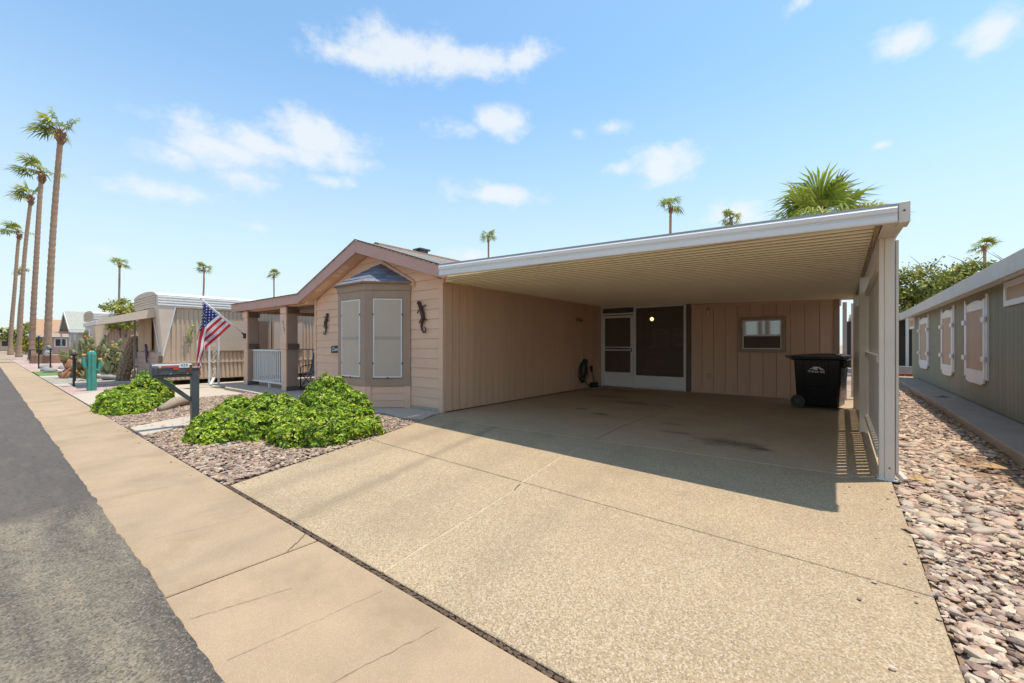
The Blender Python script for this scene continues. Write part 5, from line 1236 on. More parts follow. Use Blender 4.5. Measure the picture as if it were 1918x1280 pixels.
# leaf litter along the walkway's edge
lt = MB(); rr = random.Random(8)
for i in range(420):
    y = rr.uniform(4.2, 16); x = 1.50 - abs(rr.gauss(0, .07)); s = rr.uniform(.015, .04); a = rr.uniform(0, 6.28); z = .012 + rr.uniform(0, .015)
    lt.add([(x + s * math.cos(a), y + s * math.sin(a), z), (x - s * .4 * math.sin(a), y + s * .4 * math.cos(a), z + .012), (x - s * math.cos(a), y - s * math.sin(a), z), (x + s * .4 * math.sin(a), y - s * .4 * math.cos(a), z + .006)], [(0, 1, 2, 3)])
tag(lt.build('leaf_litter', mat('dry_leaf', (.42, .26, .11), .8, .4, 30), None, kind='stuff'), 'dry tan leaf litter along the raised walkway edge', 'leaves')
for i, (px, py) in enumerate(((1765, 745), (1858, 877), (1716, 900))):
    p = GR(px, py, .12 if i == 0 else 0.03); s = .14 if i < 2 else .12
    MBx = MB().add([(p[0] - s, p[1], p[2] + .006), (p[0], p[1] + s * .35, p[2] + .05), (p[0] + s, p[1], p[2] + .008), (p[0], p[1] - s * .35, p[2] + .012), (p[0] - s * .3, p[1] + s * .3, p[2] + .02)], [(0, 3, 4), (3, 2, 1), (3, 1, 4)])
    tag(MBx.build('fallen_leaf', 'dry_leaf' if i else mat('dark_leaf', (.12, .085, .06), .8, .2)), ['curled dark leaf on the raised grey walkway', 'brown fallen leaf lying on the bare soil patch', 'orange fallen leaf among stones near the carport post'][i], 'leaf')
# things glimpsed at the far end between the houses
fr = thing('rear_patio', 'shaded patio with pale posts seen beyond the end of the rock strip', 'patio cover', (1.5, 27, 0))
for xx in (.6, 1.55, 2.3): box('post', 'white_metal', fr, xx, xx + .1, 26, 26.1, 0, 2.6)
box('patio_roof', 'white_metal', fr, .3, 6, 25.8, 31, 2.6, 2.75); box('back_wall', 'dark_shade', fr, .2, 6, 30, 30.1, 0, 2.6); box('low_wall', 'plain_grey', fr, .4, 5, 25.0, 25.25, 0, .35)
for k in range(9): box('brick_edging', mat('brick_red', (.27, .085, .06), .85, .2, 8), fr, .5 + k * .26, .74 + k * .26, 23.4, 23.52, 0, .12, .008)
# ------------------------------------------------------------------ leafy plants
def leaves(name, pts, nrm, size, cols, parent, m='leaf', seed=0, spread=.6, fold=.25, asp=.55, group=None):
    """one kite-shaped folded leaf per point, facing roughly along nrm"""
    rg = np.random.default_rng(seed); n = len(pts); pts = np.asarray(pts, float); nrm = np.asarray(nrm, float) + rg.normal(0, spread, (n, 3)); nrm /= np.linalg.norm(nrm, axis=1)[:, None] + 1e-9
    t = rg.normal(0, 1, (n, 3)); t -= (t * nrm).sum(1)[:, None] * nrm; t /= np.linalg.norm(t, axis=1)[:, None] + 1e-9; b = np.cross(nrm, t)
    s = (size * rg.lognormal(0, .25, n))[:, None]
    V = np.stack([pts - t * s, pts + b * s * asp + nrm * s * fold, pts + t * s, pts - b * s * asp + nrm * s * fold], 1)
    base = (np.arange(n) * 4)[:, None]
    F = np.concatenate([base + np.array([0, 1, 2]), base + np.array([0, 2, 3])], 1).reshape(-1, 3)
    return link(fast_mesh(name, V.reshape(-1, 3), F, np.repeat(cols, 2, axis=0)), name, m, parent)
GREENS = 1.36 * np.array([(.17, .26, .018), (.25, .35, .025), (.11, .18, .015), (.34, .41, .035), (.06, .11, .012), (.42, .42, .05)])
def shrub(label, lobes, seed, nleaf, size=.034):
    c = np.mean([l[0] for l in lobes], axis=0); t = thing('shrub', label, 'shrub', (c[0], c[1], 0), 'clipped green shrubs in the front bed')
    rg = np.random.default_rng(seed); area = np.array([l[1][0] * l[1][1] + l[1][0] * l[1][2] for l in lobes]); pts = []; nr = []; cc = []
    def bump(q): return .10 * noise.noise(Vector(q) * 5.5) + .07 * noise.noise(Vector(q) * 13)
    per = 7
    for (ctr, r), cnt in zip(lobes, (area / area.sum() * nleaf / per).astype(int)):
        d = rg.normal(0, 1, (cnt, 3)); d[:, 2] = np.abs(d[:, 2]) * 1.0 - .12; d /= np.linalg.norm(d, axis=1)[:, None]
        for k in range(cnt):      # rosettes of leaves at the shoot tips
            q = d[k] * np.array(r); p0 = np.array(ctr) + q; inner = rg.random() ** 2.5
            f = 1 + bump(p0) * 1.9 - .22 * inner; p = np.array(ctr) + q * f
            if p[2] < .015: p[2] = abs(p[2]) * .5 + .015
            n0 = d[k] / np.array(r) * max(r) + np.array([0, 0, .6]); n0 /= np.linalg.norm(n0); n0 = n0 + rg.normal(0, .22, 3); tone = GREENS[rg.choice(6, p=[.24, .27, .15, .20, .08, .06])] * rg.uniform(.85, 1.15) * (1 - .35 * 0)
            for j in range(per):
                v = rg.normal(0, 1, 3); v -= v.dot(n0) * n0; v /= np.linalg.norm(v) + 1e-9
                pts.append(p + v * size * 1.1 + n0 * size * rg.uniform(-.2, .6)); nr.append(n0 * 1.0 + v * .75); cc.append(tone * rg.uniform(.8, 1.2))
    leaves('foliage', pts, nr, size, np.array(cc), t, seed=seed, spread=.25)
    core = MB()
    for ctr, r in lobes: core.ball((ctr[0], ctr[1], max(ctr[2] - .02, .0)), (r[0] * .74, r[1] * .74, r[2] * .74), 16, 10, .12)
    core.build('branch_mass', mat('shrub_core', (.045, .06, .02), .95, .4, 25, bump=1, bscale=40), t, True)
    tw = MB()
    for k in range(10):
        ctr, r = lobes[k % len(lobes)]; a = rg.uniform(0, 6.28); tw.tube([(ctr[0], ctr[1], 0), (ctr[0] + r[0] * .6 * math.cos(a), ctr[1] + r[1] * .6 * math.sin(a), ctr[2] + r[2] * .7), (ctr[0] + r[0] * .95 * math.cos(a), ctr[1] + r[1] * .95 * math.sin(a), ctr[2] + r[2] * .45)], [.02, .012, .005], 5)
    tw.build('twigs', 'bark', t)
    return t
shrub('large round green shrub piled beneath the bay window beside the driveway', [((-5.72, 2.85, .03), (.58, .52, .36)), ((-5.62, 3.3, .03), (.42, .42, .36)), ((-6.2, 2.85, .03), (.5, .45, .38)), ((-6.42, 3.38, .1), (.46, .44, .66)), ((-6.0, 3.45, .08), (.42, .40, .52))], 31, 34000, .026)
shrub('low spreading green shrub between the mailbox post and the larger shrub', [((-7.0, 2.15, .03), (.62, .42, .32)), ((-6.6, 2.4, .03), (.42, .36, .28)), ((-7.5, 2.5, .05), (.46, .42, .40)), ((-7.2, 2.85, .06), (.5, .45, .42)), ((-6.75, 1.95, .02), (.36, .28, .18))], 32, 27000, .026)
shrub('green shrub with a raised clump across the stepping walk', [((-11.3, 1.62, .03), (.72, .30, .34)), ((-11.9, 1.85, .04), (.55, .42, .38)), ((-10.85, 1.72, .02), (.50, .32, .24)), ((-12.0, 2.28, .10), (.42, .40, .60)), ((-11.45, 2.0, .04), (.5, .36, .30))], 33, 26000, .027)
# ------------------------------------------------------------------ fan palms
PG = 1.15 * np.array([(.14, .19, .025), (.21, .26, .035), (.29, .32, .06), (.10, .14, .02), (.36, .34, .11), (.42, .34, .17)])
def fan_crown(parent, z, nf, L_, nl, wind, seed, up=.35, petiole=.5, lw=.055):
    """fronds: petiole plus a pleated fan of drooping leaflets; built round (0,0,z)"""
    rg = random.Random(seed); V = []; F = []; Cc = []; pet = MB()
    for i in range(nf):
        az = i * 2.39996 + rg.uniform(-.3, .3); el = rg.uniform(-.45, 1.15) + up * .3
        d = Vector((math.cos(az) * math.cos(el), math.sin(az) * math.cos(el), math.sin(el))); d = (d + Vector(wind) * rg.uniform(.5, 1.1)).normalized()
        lp = L_ * petiole * rg.uniform(.8, 1.15); o = Vector((0, 0, z)); tip = o + d * lp + Vector((0, 0, -.06 * lp))
        pet.tube([o + d * .05, o + d * lp * .5 + Vector((0, 0, .03 * lp)), tip], [.03 * L_ / 1.4, .022 * L_ / 1.4, .014 * L_ / 1.4], 5)
        side = d.cross(Vector((0, 0, 1)));
        if side.length < .1: side = Vector((1, 0, 0))
        side.normalize(); nrm = side.cross(d).normalized(); lf = L_ * rg.uniform(.55, .75); base = PG[rg.choice([0, 0, 1, 1, 2, 2, 3, 4, 5 if el < 0 else 1])]
        tw = rg.uniform(-.5, .5)
        for k in range(nl):
            a = (k / (nl - 1) - .5) * 2 * 1.75; le = lf * (1 - .22 * abs(a) / 1.75) * rg.uniform(.8, 1.1)
            e = (d * math.cos(a) + (side * math.cos(tw) + nrm * math.sin(tw)) * math.sin(a)).normalized(); wv = nrm.cross(e).normalized() * (lf * lw)
            p1 = tip + e * le * .55 + nrm * .05 * lf * (1 if k % 2 else -1) * .6 + Vector(wind) * .06 * le; p2 = tip + e * le + Vector((0, 0, -1)) * le * rg.uniform(.18, .5) + Vector(wind) * .22 * le
            b = len(V); V += [tip - wv * .25, tip + wv * .25, p1 - wv, p1 + wv, p2]; F += [(b, b + 1, b + 3), (b, b + 3, b + 2), (b + 2, b + 3, b + 4)]
            c = base * rg.uniform(.8, 1.25); Cc += [c, c, c * 1.1 + np.array([.03, .02, .005])]
    link(fast_mesh('crown', np.array([tuple(v) for v in V]), np.array(F), np.array(Cc)), 'crown', 'palm_leaf', parent)
    pet.build('petioles', mat('petiole', (.25, .22, .08), .6, .2), parent, True)
def palm_proto(H, r0, r1, seed, nf, L_, nl, wind, lean=(0, 0), skirt=True, name='palm_tree'):
    t = bpy.data.objects.new(name, None); C.objects.link(t); rg = random.Random(seed); pts = []; rad = []; n = 110
    for i in range(n + 1):
        f = i / n; pts.append((lean[0] * (f ** 1.5) + .12 * math.sin(f * 5 + seed) * f * (1 - f) * 4 - lean[0], lean[1] * (f ** 1.5) - lean[1], H * f))
        rad.append((r0 + (r1 - r0) * f ** .7 + (.35 * r0 * max(0, 1 - f * 14))) * (1 + .06 * math.sin(i * 2.1) + rg.uniform(-.025, .025)))
    MB().tube(pts, rad, 12).build('trunk', 'palm_trunk', t, True)
    if skirt:
        sk = MB()
        for k in range(26):
            a = k * 2.4; r = r1 * 1.05; z = H - rg.uniform(0, .75); sk.bar((r * .7 * math.cos(a), r * .7 * math.sin(a), z - .10), (r * 1.9 * math.cos(a), r * 1.9 * math.sin(a), z + .30), .10, .03)
        sk.build('boot_skirt', mat('palm_boots', (.24, .12, .07), .9, .3, 8), t)
    fan_crown(t, H + .15, nf, L_, nl, wind, seed); return t
def place_palm(proto, pos, H, Hp, s, rz, label, group, first=False):
    o = proto if first else copy_tree(proto)
    o.location = pos; o.scale = (s, s, H / Hp); o.rotation_euler = (0, 0, rz); tag(o, label, 'palm tree', group); return o
WIND = (-.75, -.55, -.05)
pa = palm_proto(16, .215, .15, 1, 14, 1.75, 15, WIND, (.9, .6)); pb2 = palm_proto(16, .21, .145, 5, 12, 1.75, 15, WIND, (.7, .4)); pc2 = palm_proto(16, .2, .17, 9, 15, 1.9, 13, (-.4, -.2, .0), (.2, .1))
GS = 'tall palms lining the street'
def by_px(px, depth): q = PD(px, 646, depth); return (q.x, q.y, -.05)
rowp = [(114, 30, 252, 0, 'tallest palm with ringed trunk rising behind the cactus garden', 1.0), (78, 37, 326, 1, 'palm with windblown crown next after the tallest street palm', 1.05), (58, 46, 372, 0, 'third palm in the street row with lopsided crown', 1.0), (36, 56, 438, 1, 'fourth palm in the street row with thin trunk', 1.1), (44, 78, 515, 0, 'small distant palm crown showing between the street palm trunks', .85)]
for i, (px, dep, py, kd, lab, s) in enumerate(rowp):
    H = 1.35 + (646 - py) / 781 * dep
    place_palm((pa, pb2)[kd], by_px(px, dep), H, 16, s, 0.0 + .15 * i, lab, GS, i < 2)
GD = 'distant palms above the rooftops'
far = [(224, 74, 494, 'distant palm rising over the awning of the tan trailer'), (382, 84, 503, 'distant palm above the tan trailer roof behind the flag'), (513, 100, 515, 'small distant palm above the porch roof'), (915, 72, 445, 'distant palm above the gutter end near the gable roof'),
       (1256, 56, 387, 'tall distant palm with two-lobed crown above the carport roof'), (1369, 64, 411, 'short distant palm crown just clearing the carport roof'), (1844, 52, 462, 'distant palm above the ridge of the green house')]
for i, (px, dep, py, lab) in enumerate(far):
    H = 1.3 + (646 - py) / 781 * dep
    place_palm(pc2, by_px(px, dep), H, 16, .86 if px != 1256 else .95, i * 1.3, lab, GD, i == 0)
for i, (x, y, h_) in enumerate(((-5.9, -13, 15), (-5.2, -15, 17), (-4.5, -12, 16), (-3.9, -16, 15))):     # seen mirrored in the storage window
    place_palm(pc2, (x, y, -.05), h_, 16, .9, i, 'palm across the street mirrored in the storage room window', 'palms across the street')
# large fan palm close behind the carport
bp = bpy.data.objects.new('fan_palm', None); C.objects.link(bp)
MB().tube([(0, 0, 0), (.1, 0, 2.9), (0, 0, 5.8)], [.34, .28, .26], 12).build('trunk', 'palm_trunk', bp, True)
fan_crown(bp, 5.85, 19, 2.5, 30, (-.06, 0, .0), 77, .9, .5, .024)
q = PD(1532, 646, 16.5); bp.location = (q.x, q.y, -.05); tag(bp, 'large green fan palm close behind the carport roof', 'palm tree')
q = PD(1626, 646, 19); o = place_palm(pc2, (q.x, q.y, -.05), 7.1, 16, .75, .5, 'smaller fan palm poking over the carport corner', GD)
# ------------------------------------------------------------------ broadleaf trees
def tree(name, label, pos, blobs, nleaf, size, seed, greens, trunk_r=.14, bare=0):
    t = thing(name, label, 'tree', pos); rg = np.random.default_rng(seed); P0 = Vector(pos); tr = MB(); pts = []; nr = []; cc = []
    fork = P0 + Vector((0, 0, blobs[0][0][2] * .42)); tr.tube([P0, P0 + Vector((.05, .03, fork.z * .5)), fork], [trunk_r * 1.3, trunk_r, trunk_r * .85], 8)
    for (c, r) in blobs:
        cw = P0 + Vector(c); tr.tube([fork, (fork + cw) / 2 + Vector((.1, -.05, -.15)), cw], [trunk_r * .6, trunk_r * .4, trunk_r * .12], 6)
        for k in range(5):
            d = Vector(rg.normal(0, 1, 3)).normalized(); tr.tube([(fork + cw * 2) / 3, cw + Vector((d.x * r[0], d.y * r[1], d.z * r[2])) * .8], [trunk_r * .25, .008], 5)
    vol = np.array([r[0] * r[1] for c, r in blobs]); cnts = (vol / vol.sum() * nleaf).astype(int)
    for (c, r), cnt in zip(blobs, cnts):
        ncl = max(6, cnt // 45); cl = rg.normal(0, 1, (ncl, 3)); cl /= np.linalg.norm(cl, axis=1)[:, None]; cl *= rg.uniform(.45, 1.02, (ncl, 1))
        for k in range(cnt):
            j = rg.integers(ncl); q = cl[j] * np.array(r) + rg.normal(0, .13, 3) * max(r) * .9; pts.append(np.array(P0) + np.array(c) + q); nr.append(cl[j] + np.array([0, 0, .6])); cc.append(greens[rg.integers(len(greens))] * rg.uniform(.8, 1.2))
    leaves('crown', pts, nr, size, np.array(cc), t, seed=seed, spread=.8)
    for k in range(bare):
        a = rg.uniform(0, 6.28); c, r = blobs[k % len(blobs)]; b0 = P0 + Vector(c) + Vector((0, 0, r[2] * .5)); e = b0 + Vector((math.cos(a) * .9, math.sin(a) * .6, r[2] * .55 + rg.uniform(.4, 1.0))); tr.tube([b0, (b0 + e) / 2 + Vector((.1, 0, .1)), e], [.03, .018, .006], 5)
    tr.build('trunk', 'bark', t, True); return t
OL = 1.45 * np.array([(.13, .16, .03), (.20, .22, .04), (.29, .28, .06), (.08, .105, .02), (.37, .33, .09)])
q = PD(1745, 646, 25)
tree('citrus_tree', 'broad olive green tree with bare twigs behind the green house', (q.x - .3, q.y, -.05), [((0, 0, 5.0), (1.7, 1.6, 1.1)), ((-1.6, -.3, 4.3), (1.3, 1.3, 1.4)), ((1.9, .2, 5.2), (1.5, 1.4, 1.0)), ((-2.0, -.6, 3.0), (1.0, .9, 1.1)), ((3.4, .2, 5.0), (1.2, 1.2, .9)), ((.4, .3, 4.0), (1.5, 1.5, 1.1)), ((-2.6, -.3, 4.6), (.9, .9, .8))], 17000, .085, 41, OL, .16, 12)
q = PD(252, 646, 25)
tree('yard_tree', 'slim multi-stemmed tree with sparse crown behind the awning', (q.x, q.y - .5, -.05), [((0, 0, 3.5), (.9, .9, .5)), ((.9, .3, 3.3), (.8, .8, .45)), ((-.7, .2, 3.2), (.6, .6, .4)), ((.3, -.2, 2.5), (.8, .7, .35))], 2600, .07, 43, OL * np.array([1.2, 1.15, 1.]), .07)
q = PD(12, 646, 62)
tree('street_tree', 'yellow-flowering bush beside the far white carports', (q.x + 6, q.y + 2.0, -.05), [((0, 0, 1.2), (2.2, 1.6, .9)), ((2.4, .3, 1.4), (2.0, 1.5, 1.0))], 3500, .14, 44, np.array([(.28, .26, .03), (.18, .22, .04), (.40, .34, .04)]), .1)
# ------------------------------------------------------------------ cactus garden
def ribbed(m, pts, rad, ribs=8, depth=.24):
    n = ribs * 2; P_ = [Vector(p) for p in pts]; b = MB(); b.tube(P_, rad, n)
    base = len(m.v); vs = []
    for i, p in enumerate(P_):
        for k in range(n):
            v = Vector(b.v[i * n + k]); vs.append(p + (v - p) * (1 - (depth if k % 2 else 0)))
    m.add(vs, b.f); return m
def saguaro(x, y):
    t = thing('cactus_sculpture', 'teal ribbed saguaro sculpture with raised arms and orange flowers in pink gravel', 'cactus', (x, y, 0))
    m = MB(); H = 1.14; ribbed(m, [(x, y, -.02), (x, y, .5), (x, y, H - .12), (x, y, H - .05), (x, y, H - .01)], [.108, .108, .104, .08, .025]); m.build('column', 'cactus_teal', t)
    for s, zb, zt in ((1, .55, .85), (-1, .66, .98)):
        m = MB(); pts = [(x, y + s * .07, zb), (x + .02, y + s * .14, zb + .02), (x + .02, y + s * .165, zb + .12), (x + .02, y + s * .165, zt - .05), (x + .02, y + s * .165, zt)]
        ribbed(m, pts, [.045, .05, .05, .045, .02], 6); m.build('arm', 'cactus_teal', t); MB().ball((x + .02, y + s * .165, zt + .03), (.05, .05, .035), 8, 5, .4).build('flower', 'flower_orange', t)
    return t
saguaro(-16.95, 1.92)
def hairy(x, y, h_, lx_):
    t = thing('hairy_cactus', 'leaning shaggy brown columnar cactus at the edge of the walk', 'cactus', (x, y, 0)); n = 30
    pts = [(x + .05 * math.sin(i / n * 3), y + lx_ * (i / n) ** 1.2, h_ * i / n - .02) for i in range(n + 1)]; m = MB()
    ribbed(m, pts, [.20 * (1 if i < n - 3 else (n - i) / 4 + .15) * (1 + .08 * math.sin(i * 1.7)) for i in range(n + 1)], 11, .12); m.build('column', 'cactus_hairy', t)
    sp = MB(); rg = random.Random(4)
    for k in range(900):
        f = rg.random(); i = f * n; a = rg.uniform(0, 6.28); p = Vector((x, y + lx_ * f ** 1.2, h_ * f)); d = Vector((math.cos(a), math.sin(a), rg.uniform(-.5, .5))); s0 = p + d * .17; e = s0 + d * .09; w = Vector((-d.y, d.x, 0)) * .006
        sp.add([s0 - w, s0 + w, e], [(0, 1, 2)])
    sp.build('spines', mat('spine_straw', (.52, .36, .2), .8, .3), t, kind='stuff', norm=False); return t
hairy(-20.75, 3.15, 1.75, .42)
def candelabra(name, label, x, y, n, h_, seed, m_, spread=.9):
    t = thing(name, label, 'cactus', (x, y, 0)); rg = random.Random(seed)
    for k in range(n):
        a = k * 2.4; r = spread * math.sqrt((k + .3) / n); zt = h_ * rg.uniform(.62, 1.05) * (1 - .2 * r / spread); m = MB()
        pts = [(x + .12 * math.cos(a), y + .12 * math.sin(a), 0), (x + r * .65 * math.cos(a), y + r * .65 * math.sin(a), .22 * zt), (x + r * .95 * math.cos(a), y + r * .95 * math.sin(a), .5 * zt), (x + r * 1.05 * math.cos(a) + .05, y + r * 1.05 * math.sin(a), .85 * zt), (x + r * 1.06 * math.cos(a) + .06, y + r * 1.06 * math.sin(a), zt)]
        ribbed(m, pts, [.07, .085, .085, .075, .03], 5, .2); m.build('branch', m_, t)
        if k % 2 == 0:
            p = Vector(pts[2]); m = MB(); ribbed(m, [p, p + Vector((.15 * math.cos(a + 1), .15 * math.sin(a + 1), .12)), p + Vector((.18 * math.cos(a + 1), .18 * math.sin(a + 1), .5))], [.06, .065, .03], 5, .2); m.build('branch', m_, t)
    return t
def prickly(label, x, y, h_, n, seed, m1, m2):
    t = thing('prickly_pear', label, 'cactus', (x, y, 0)); rg = random.Random(seed); ends = [(Vector((x + rg.uniform(-.5, .5), y + rg.uniform(-.5, .5), 0)), 0) for k in range(6)]; made = 0
    while made < n:
        base, lv = ends[rg.randrange(len(ends))]
        if base.z > h_: continue
        L_ = rg.uniform(.11, .19) * (1.25 if lv < 2 else 1); d = Vector((rg.gauss(0, .5), rg.gauss(0, .5), rg.uniform(.5, 1))).normalized(); a = rg.uniform(0, 3.14)
        M = d.to_track_quat('Z', 'Y').to_matrix().to_4x4() @ Matrix.Rotation(a, 4, 'Z'); M.translation = base + d * L_ * .9
        b = MB(); b.ball((0, 0, 0), (L_ * .68, L_ * .17, L_), 9, 6, .1); b.v = [tuple(M @ Vector(v)) for v in b.v]; b.build('pad', m1 if rg.random() < .6 else m2, t, True); made += 1
        ends.append((base + d * L_ * 1.75, lv + 1))
        if rg.random() < .25: MB().ball(base + d * L_ * 1.95, .05, 6, 4).build('fruit', 'flower_orange' if rg.random() < .4 else 'rust', t)
    return t
prickly('tall sprawling prickly pear with yellowish pads in front of the brown trailer', -23.2, 3.2, 1.95, 170, 3, 'cactus_yellow', 'cactus_green')
prickly('low reddish prickly pear clump at the sidewalk edge of the grey gravel', -24.0, 2.3, .7, 26, 12, mat('cactus_rust', (.33, .16, .09), .8, .3, 8), 'cactus_yellow')
prickly('low green prickly pear spreading before the candelabra cacti', -31.5, 2.7, .9, 30, 14, 'cactus_green', 'cactus_yellow')
candelabra('candelabra_cactus', 'dark green upright cactus cluster beneath the tallest palm', -34.5, 3.9, 9, 2.3, 5, 'cactus_green', .6)
candelabra('candelabra_cactus', 'small pale green cactus cluster beside the palm planter', -37.5, 3.3, 7, 1.7, 8, 'cactus_yellow', .7)
def aloe(label, x, y, n, L_, seed, m_='cactus_green'):
    t = thing('agave_plant', label, 'succulent', (x, y, 0)); rg = random.Random(seed); b = MB()
    for k in range(n):
        a = k * 2.4 + rg.uniform(-.2, .2); el = rg.uniform(.25, 1.25); d = Vector((math.cos(a) * math.cos(el), math.sin(a) * math.cos(el), math.sin(el))); s = Vector((-math.sin(a), math.cos(a), 0)) * .045; l = L_ * rg.uniform(.7, 1.1); p = Vector((x, y, .01))
        b.add([p - s * .6, p + s * .6, p + d * l * .45 + s, p + d * l * .45 - s, p + d * l - Vector((0, 0, .05)), p + d * l * .4 - Vector((0, 0, .03))], [(0, 1, 2, 3), (3, 2, 4), (0, 5, 1), (1, 5, 2), (0, 3, 5), (5, 4, 2), (5, 3, 4)])
    b.build('rosette', m_, t); return t
aloe('spiky green agave rosette at the foot of the yellowish cactus', -22.0, 2.35, 16, .5, 1); aloe('small agave with yellow edged leaves beside the hairy cactus', -21.6, 3.6, 14, .45, 2, 'cactus_yellow')
aloe('grey-green agave in front of the board fence', -21.4, 5.6, 18, .6, 3); aloe('yellow-green succulent tuft beside the white stone edging', -22.4, 5.4, 16, .5, 4, 'cactus_yellow'); aloe('small agave between barrel cactus and rock pile', -27.4, 2.6, 12, .4, 6)
rr = random.Random(17); gb = [mat('garden_rock_%s' % n_, c, .85, .25, 6, bump=.4, bscale=20) for n_, c in (('cream', (.50, .42, .34)), ('rust', (.34, .17, .11)), ('grey', (.30, .28, .27)), ('white', (.62, .60, .57)))]
for i in range(46):     # rocks in the cactus garden, each its own
    x = rr.uniform(-35, -21.2); y = rr.uniform(1.9, 4.0) if x < -25.5 else rr.uniform(2.4, 4.2); s = rr.uniform(.10, .26)
    o = bpy.data.objects.new('garden_rock', variants[i % 8]); C.objects.link(o); o.material_slots[0].link = 'OBJECT'; o.material_slots[0].material = gb[rr.randrange(4)]
    o.scale = (s * rr.uniform(.9, 1.5), s, s * rr.uniform(.5, .9)); o.location = (x, y, s * .25 - .02); o.rotation_euler = (rr.uniform(-.3, .3), rr.uniform(-.3, .3), rr.uniform(0, 6.28)); kx = gb.index(o.material_slots[0].material); tag(o, '%s %s rock laid %s' % (['cream', 'rust red', 'grey', 'white'][kx], 'large' if s > .19 else 'small', 'among the cacti on grey gravel' if x > -25.5 else 'beside the garden turf beneath the palms'), 'rock', 'rocks in the cactus garden')
for i in range(16):
    o = bpy.data.objects.new('edging_stone', variants[i % 8]); C.objects.link(o); o.material_slots[0].link = 'OBJECT'; o.material_slots[0].material = gb[3] if i % 3 else gb[0]
    o.scale = (.16, .13, .11); o.location = (-20.7 - i * .27, 4.95 + .03 * math.sin(i * 2), .05); o.rotation_euler = (0, 0, i * 1.1); tag(o, 'white stone in the edging row before the board fence', 'rock', 'white edging stones')
def solar(label, x, y, h_, glow=False):
    t = thing('path_light', label, 'path light', (x, y, 0), 'path lights in the cactus garden')
    MB().tube([(x, y, -.02), (x, y, h_)], .028, 8).build('stake', 'black_metal', t); MB().tube([(x, y, h_), (x, y, h_ + .05), (x, y, h_ + .09)], [.05, .09, .03], 10).build('lamp_head', 'black_metal' if not glow else 'plain_grey', t)
solar('thin black path light standing in pink gravel near the sidewalk', -19.0, 1.75, .95); solar('black path light before the candelabra cactus', -21.9, 2.05, .75); solar('tall black path light with grey head by the turf', -34.5, 1.85, 1.75, True); solar('slim black stake light among the garden rocks', -29.5, 1.95, 1.05)
bc = thing('barrel_cactus', 'squat golden barrel cactus among the garden rocks', 'cactus', (-28.6, 3.0, 0)); m = MB(); ribbed(m, [(-28.6, 3, -.02), (-28.6, 3, .15), (-28.6, 3, .42), (-28.6, 3, .6), (-28.6, 3, .66)], [.25, .36, .38, .2, .05], 14, .12); m.build('barrel', 'cactus_hairy', bc)
pn = thing('palm_planter', 'ring planter with figurines round the base of the tallest palm', 'planter', (-44.7, 2.8, 0))
q = by_px(100, 30)
MB().tube([(q[0] - .3, q[1] - .2, -.05), (q[0] - .3, q[1] - .2, .55)], [.95, .85], 16).build('planter_ring', mat('planter_brown', (.26, .14, .09), .9, .3, 6), pn); MB().ball((q[0] + .6, q[1] - .3, .75), (.25, .2, .3), 8, 6).ball((q[0] + .62, q[1] - .3, 1.1), .16, 8, 6).build('figurine', mat('figurine_teal', (.05, .16, .14), .5, .6, 5, col2=(.5, .45, .4)), pn)
tb_ = thing('garden_table', 'small dark garden table by the far sidewalk', 'table', (-52, 2.6, 0)); box('tabletop', 'dark_shade', tb_, -52.8, -51, 2.2, 3.0, .85, .92)
for xx, yy in ((-52.7, 2.3), (-51.1, 2.3), (-52.7, 2.9), (-51.1, 2.9)): box('leg', 'dark_shade', tb_, xx, xx + .06, yy - .03, yy + .03, 0, .85)

# far end of the street: low homes and trees close the view
fe_ = thing('far_home', 'low pale home closing the far end of the street', 'house', (-148, 4, 0))
box('wall', 'trailer_tan', fe_, -152, -145, 1.7, 9, 0, 2.7); box('flat_roof', 'white_metal', fe_, -152.4, -144.2, 1.2, 9.3, 2.7, 2.95)
for yy in (2.4, 5.0): box('window', 'dark_shade', fe_, -145, -144.95, yy, yy + 1.3, 1.0, 2.1)
FG = OL * .9
tree('street_tree', 'round dark tree at the far end of the street', (-108, 2.7, -.05), [((0, 0, 3.0), (2.0, 1.5, 1.4)), ((1.2, .6, 2.3), (1.6, 1.2, 1.1))], 1500, .22, 61, FG, .15)
tree('street_tree', 'taller loose tree behind the far pale home', (-135, 6.5, -.05), [((0, 0, 4.6), (2.6, 2.0, 1.7)), ((1.5, -1.6, 3.6), (2.0, 1.7, 1.3))], 1500, .26, 62, FG, .15)
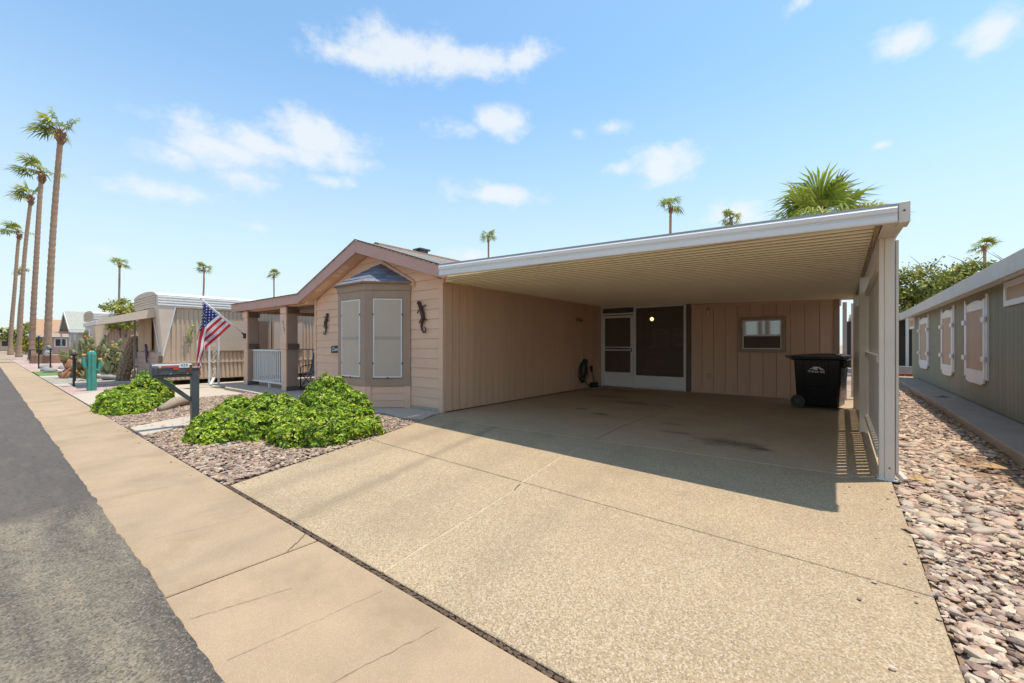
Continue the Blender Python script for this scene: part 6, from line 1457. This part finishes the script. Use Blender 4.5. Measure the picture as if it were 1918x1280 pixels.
# dry twigs and fallen leaves in the gravel bed, and pebbles strayed onto the concrete
rr = random.Random(99); tw = MB()
for k in range(130):
    x = rr.uniform(-10.2, -4.9); y = rr.uniform(1.5, 4.3)
    if not inside(BED, x, y): continue
    a = rr.uniform(0, 6.28); l = rr.uniform(.05, .22); z = .022; tw.tube([(x, y, z), (x + l * .5 * math.cos(a), y + l * .5 * math.sin(a), z + rr.uniform(0, .03)), (x + l * math.cos(a + .3), y + l * math.sin(a + .3), z)], [.004, .0035, .002], 4)
for k in range(220):
    x = rr.uniform(-10.2, -4.9); y = rr.uniform(1.45, 4.3); s = rr.uniform(.012, .03); a = rr.uniform(0, 6.28)
    if not inside(BED, x, y): continue
    tw.add([(x + s * math.cos(a), y + s * math.sin(a), .024), (x - s * .5 * math.sin(a), y + s * .5 * math.cos(a), .034), (x - s * math.cos(a), y - s * math.sin(a), .022), (x + s * .5 * math.sin(a), y - s * .5 * math.cos(a), .026)], [(0, 1, 2, 3)])
tag(tw.build('garden_litter', 'dry_leaf', None, kind='stuff'), 'dry twigs and fallen leaves scattered on the gravel round the shrubs', 'litter')
n_ = 70; rg = np.random.default_rng(5); pp = []
for k in range(n_):
    q = rg.random()
    if q < .45: pp.append((rg.uniform(-.0, .37) + 0 * q, rg.uniform(1.5, 5.2)) if rg.random() < .6 else (.37 - abs(rg.normal(0, .06)), rg.uniform(1.5, 5.2)))
    elif q < .8: yy = rg.uniform(1.5, 4.2); pp.append((left(yy) + abs(rg.normal(0, .10)), yy))
    else: pp.append((rg.uniform(-9, -4.6), 1.36 - abs(rg.normal(0, .08))))
pp = np.array(pp); sz = rg.uniform(.005, .012, n_)
me = stones_mesh('stray_pebbles', np.stack([pp[:, 0], pp[:, 1], sz * .5], 1), np.stack([sz * 1.3, sz, sz * .7], 1), rg.uniform(0, 6.28, n_), rg.normal(0, .2, n_), PAL[rg.integers(0, len(PAL), n_)] * 1.15, False, 9)
tag(link(me, 'stray_pebbles', 'stone', None, 'stuff'), 'small pebbles strayed onto the edges of the concrete', 'pebbles')
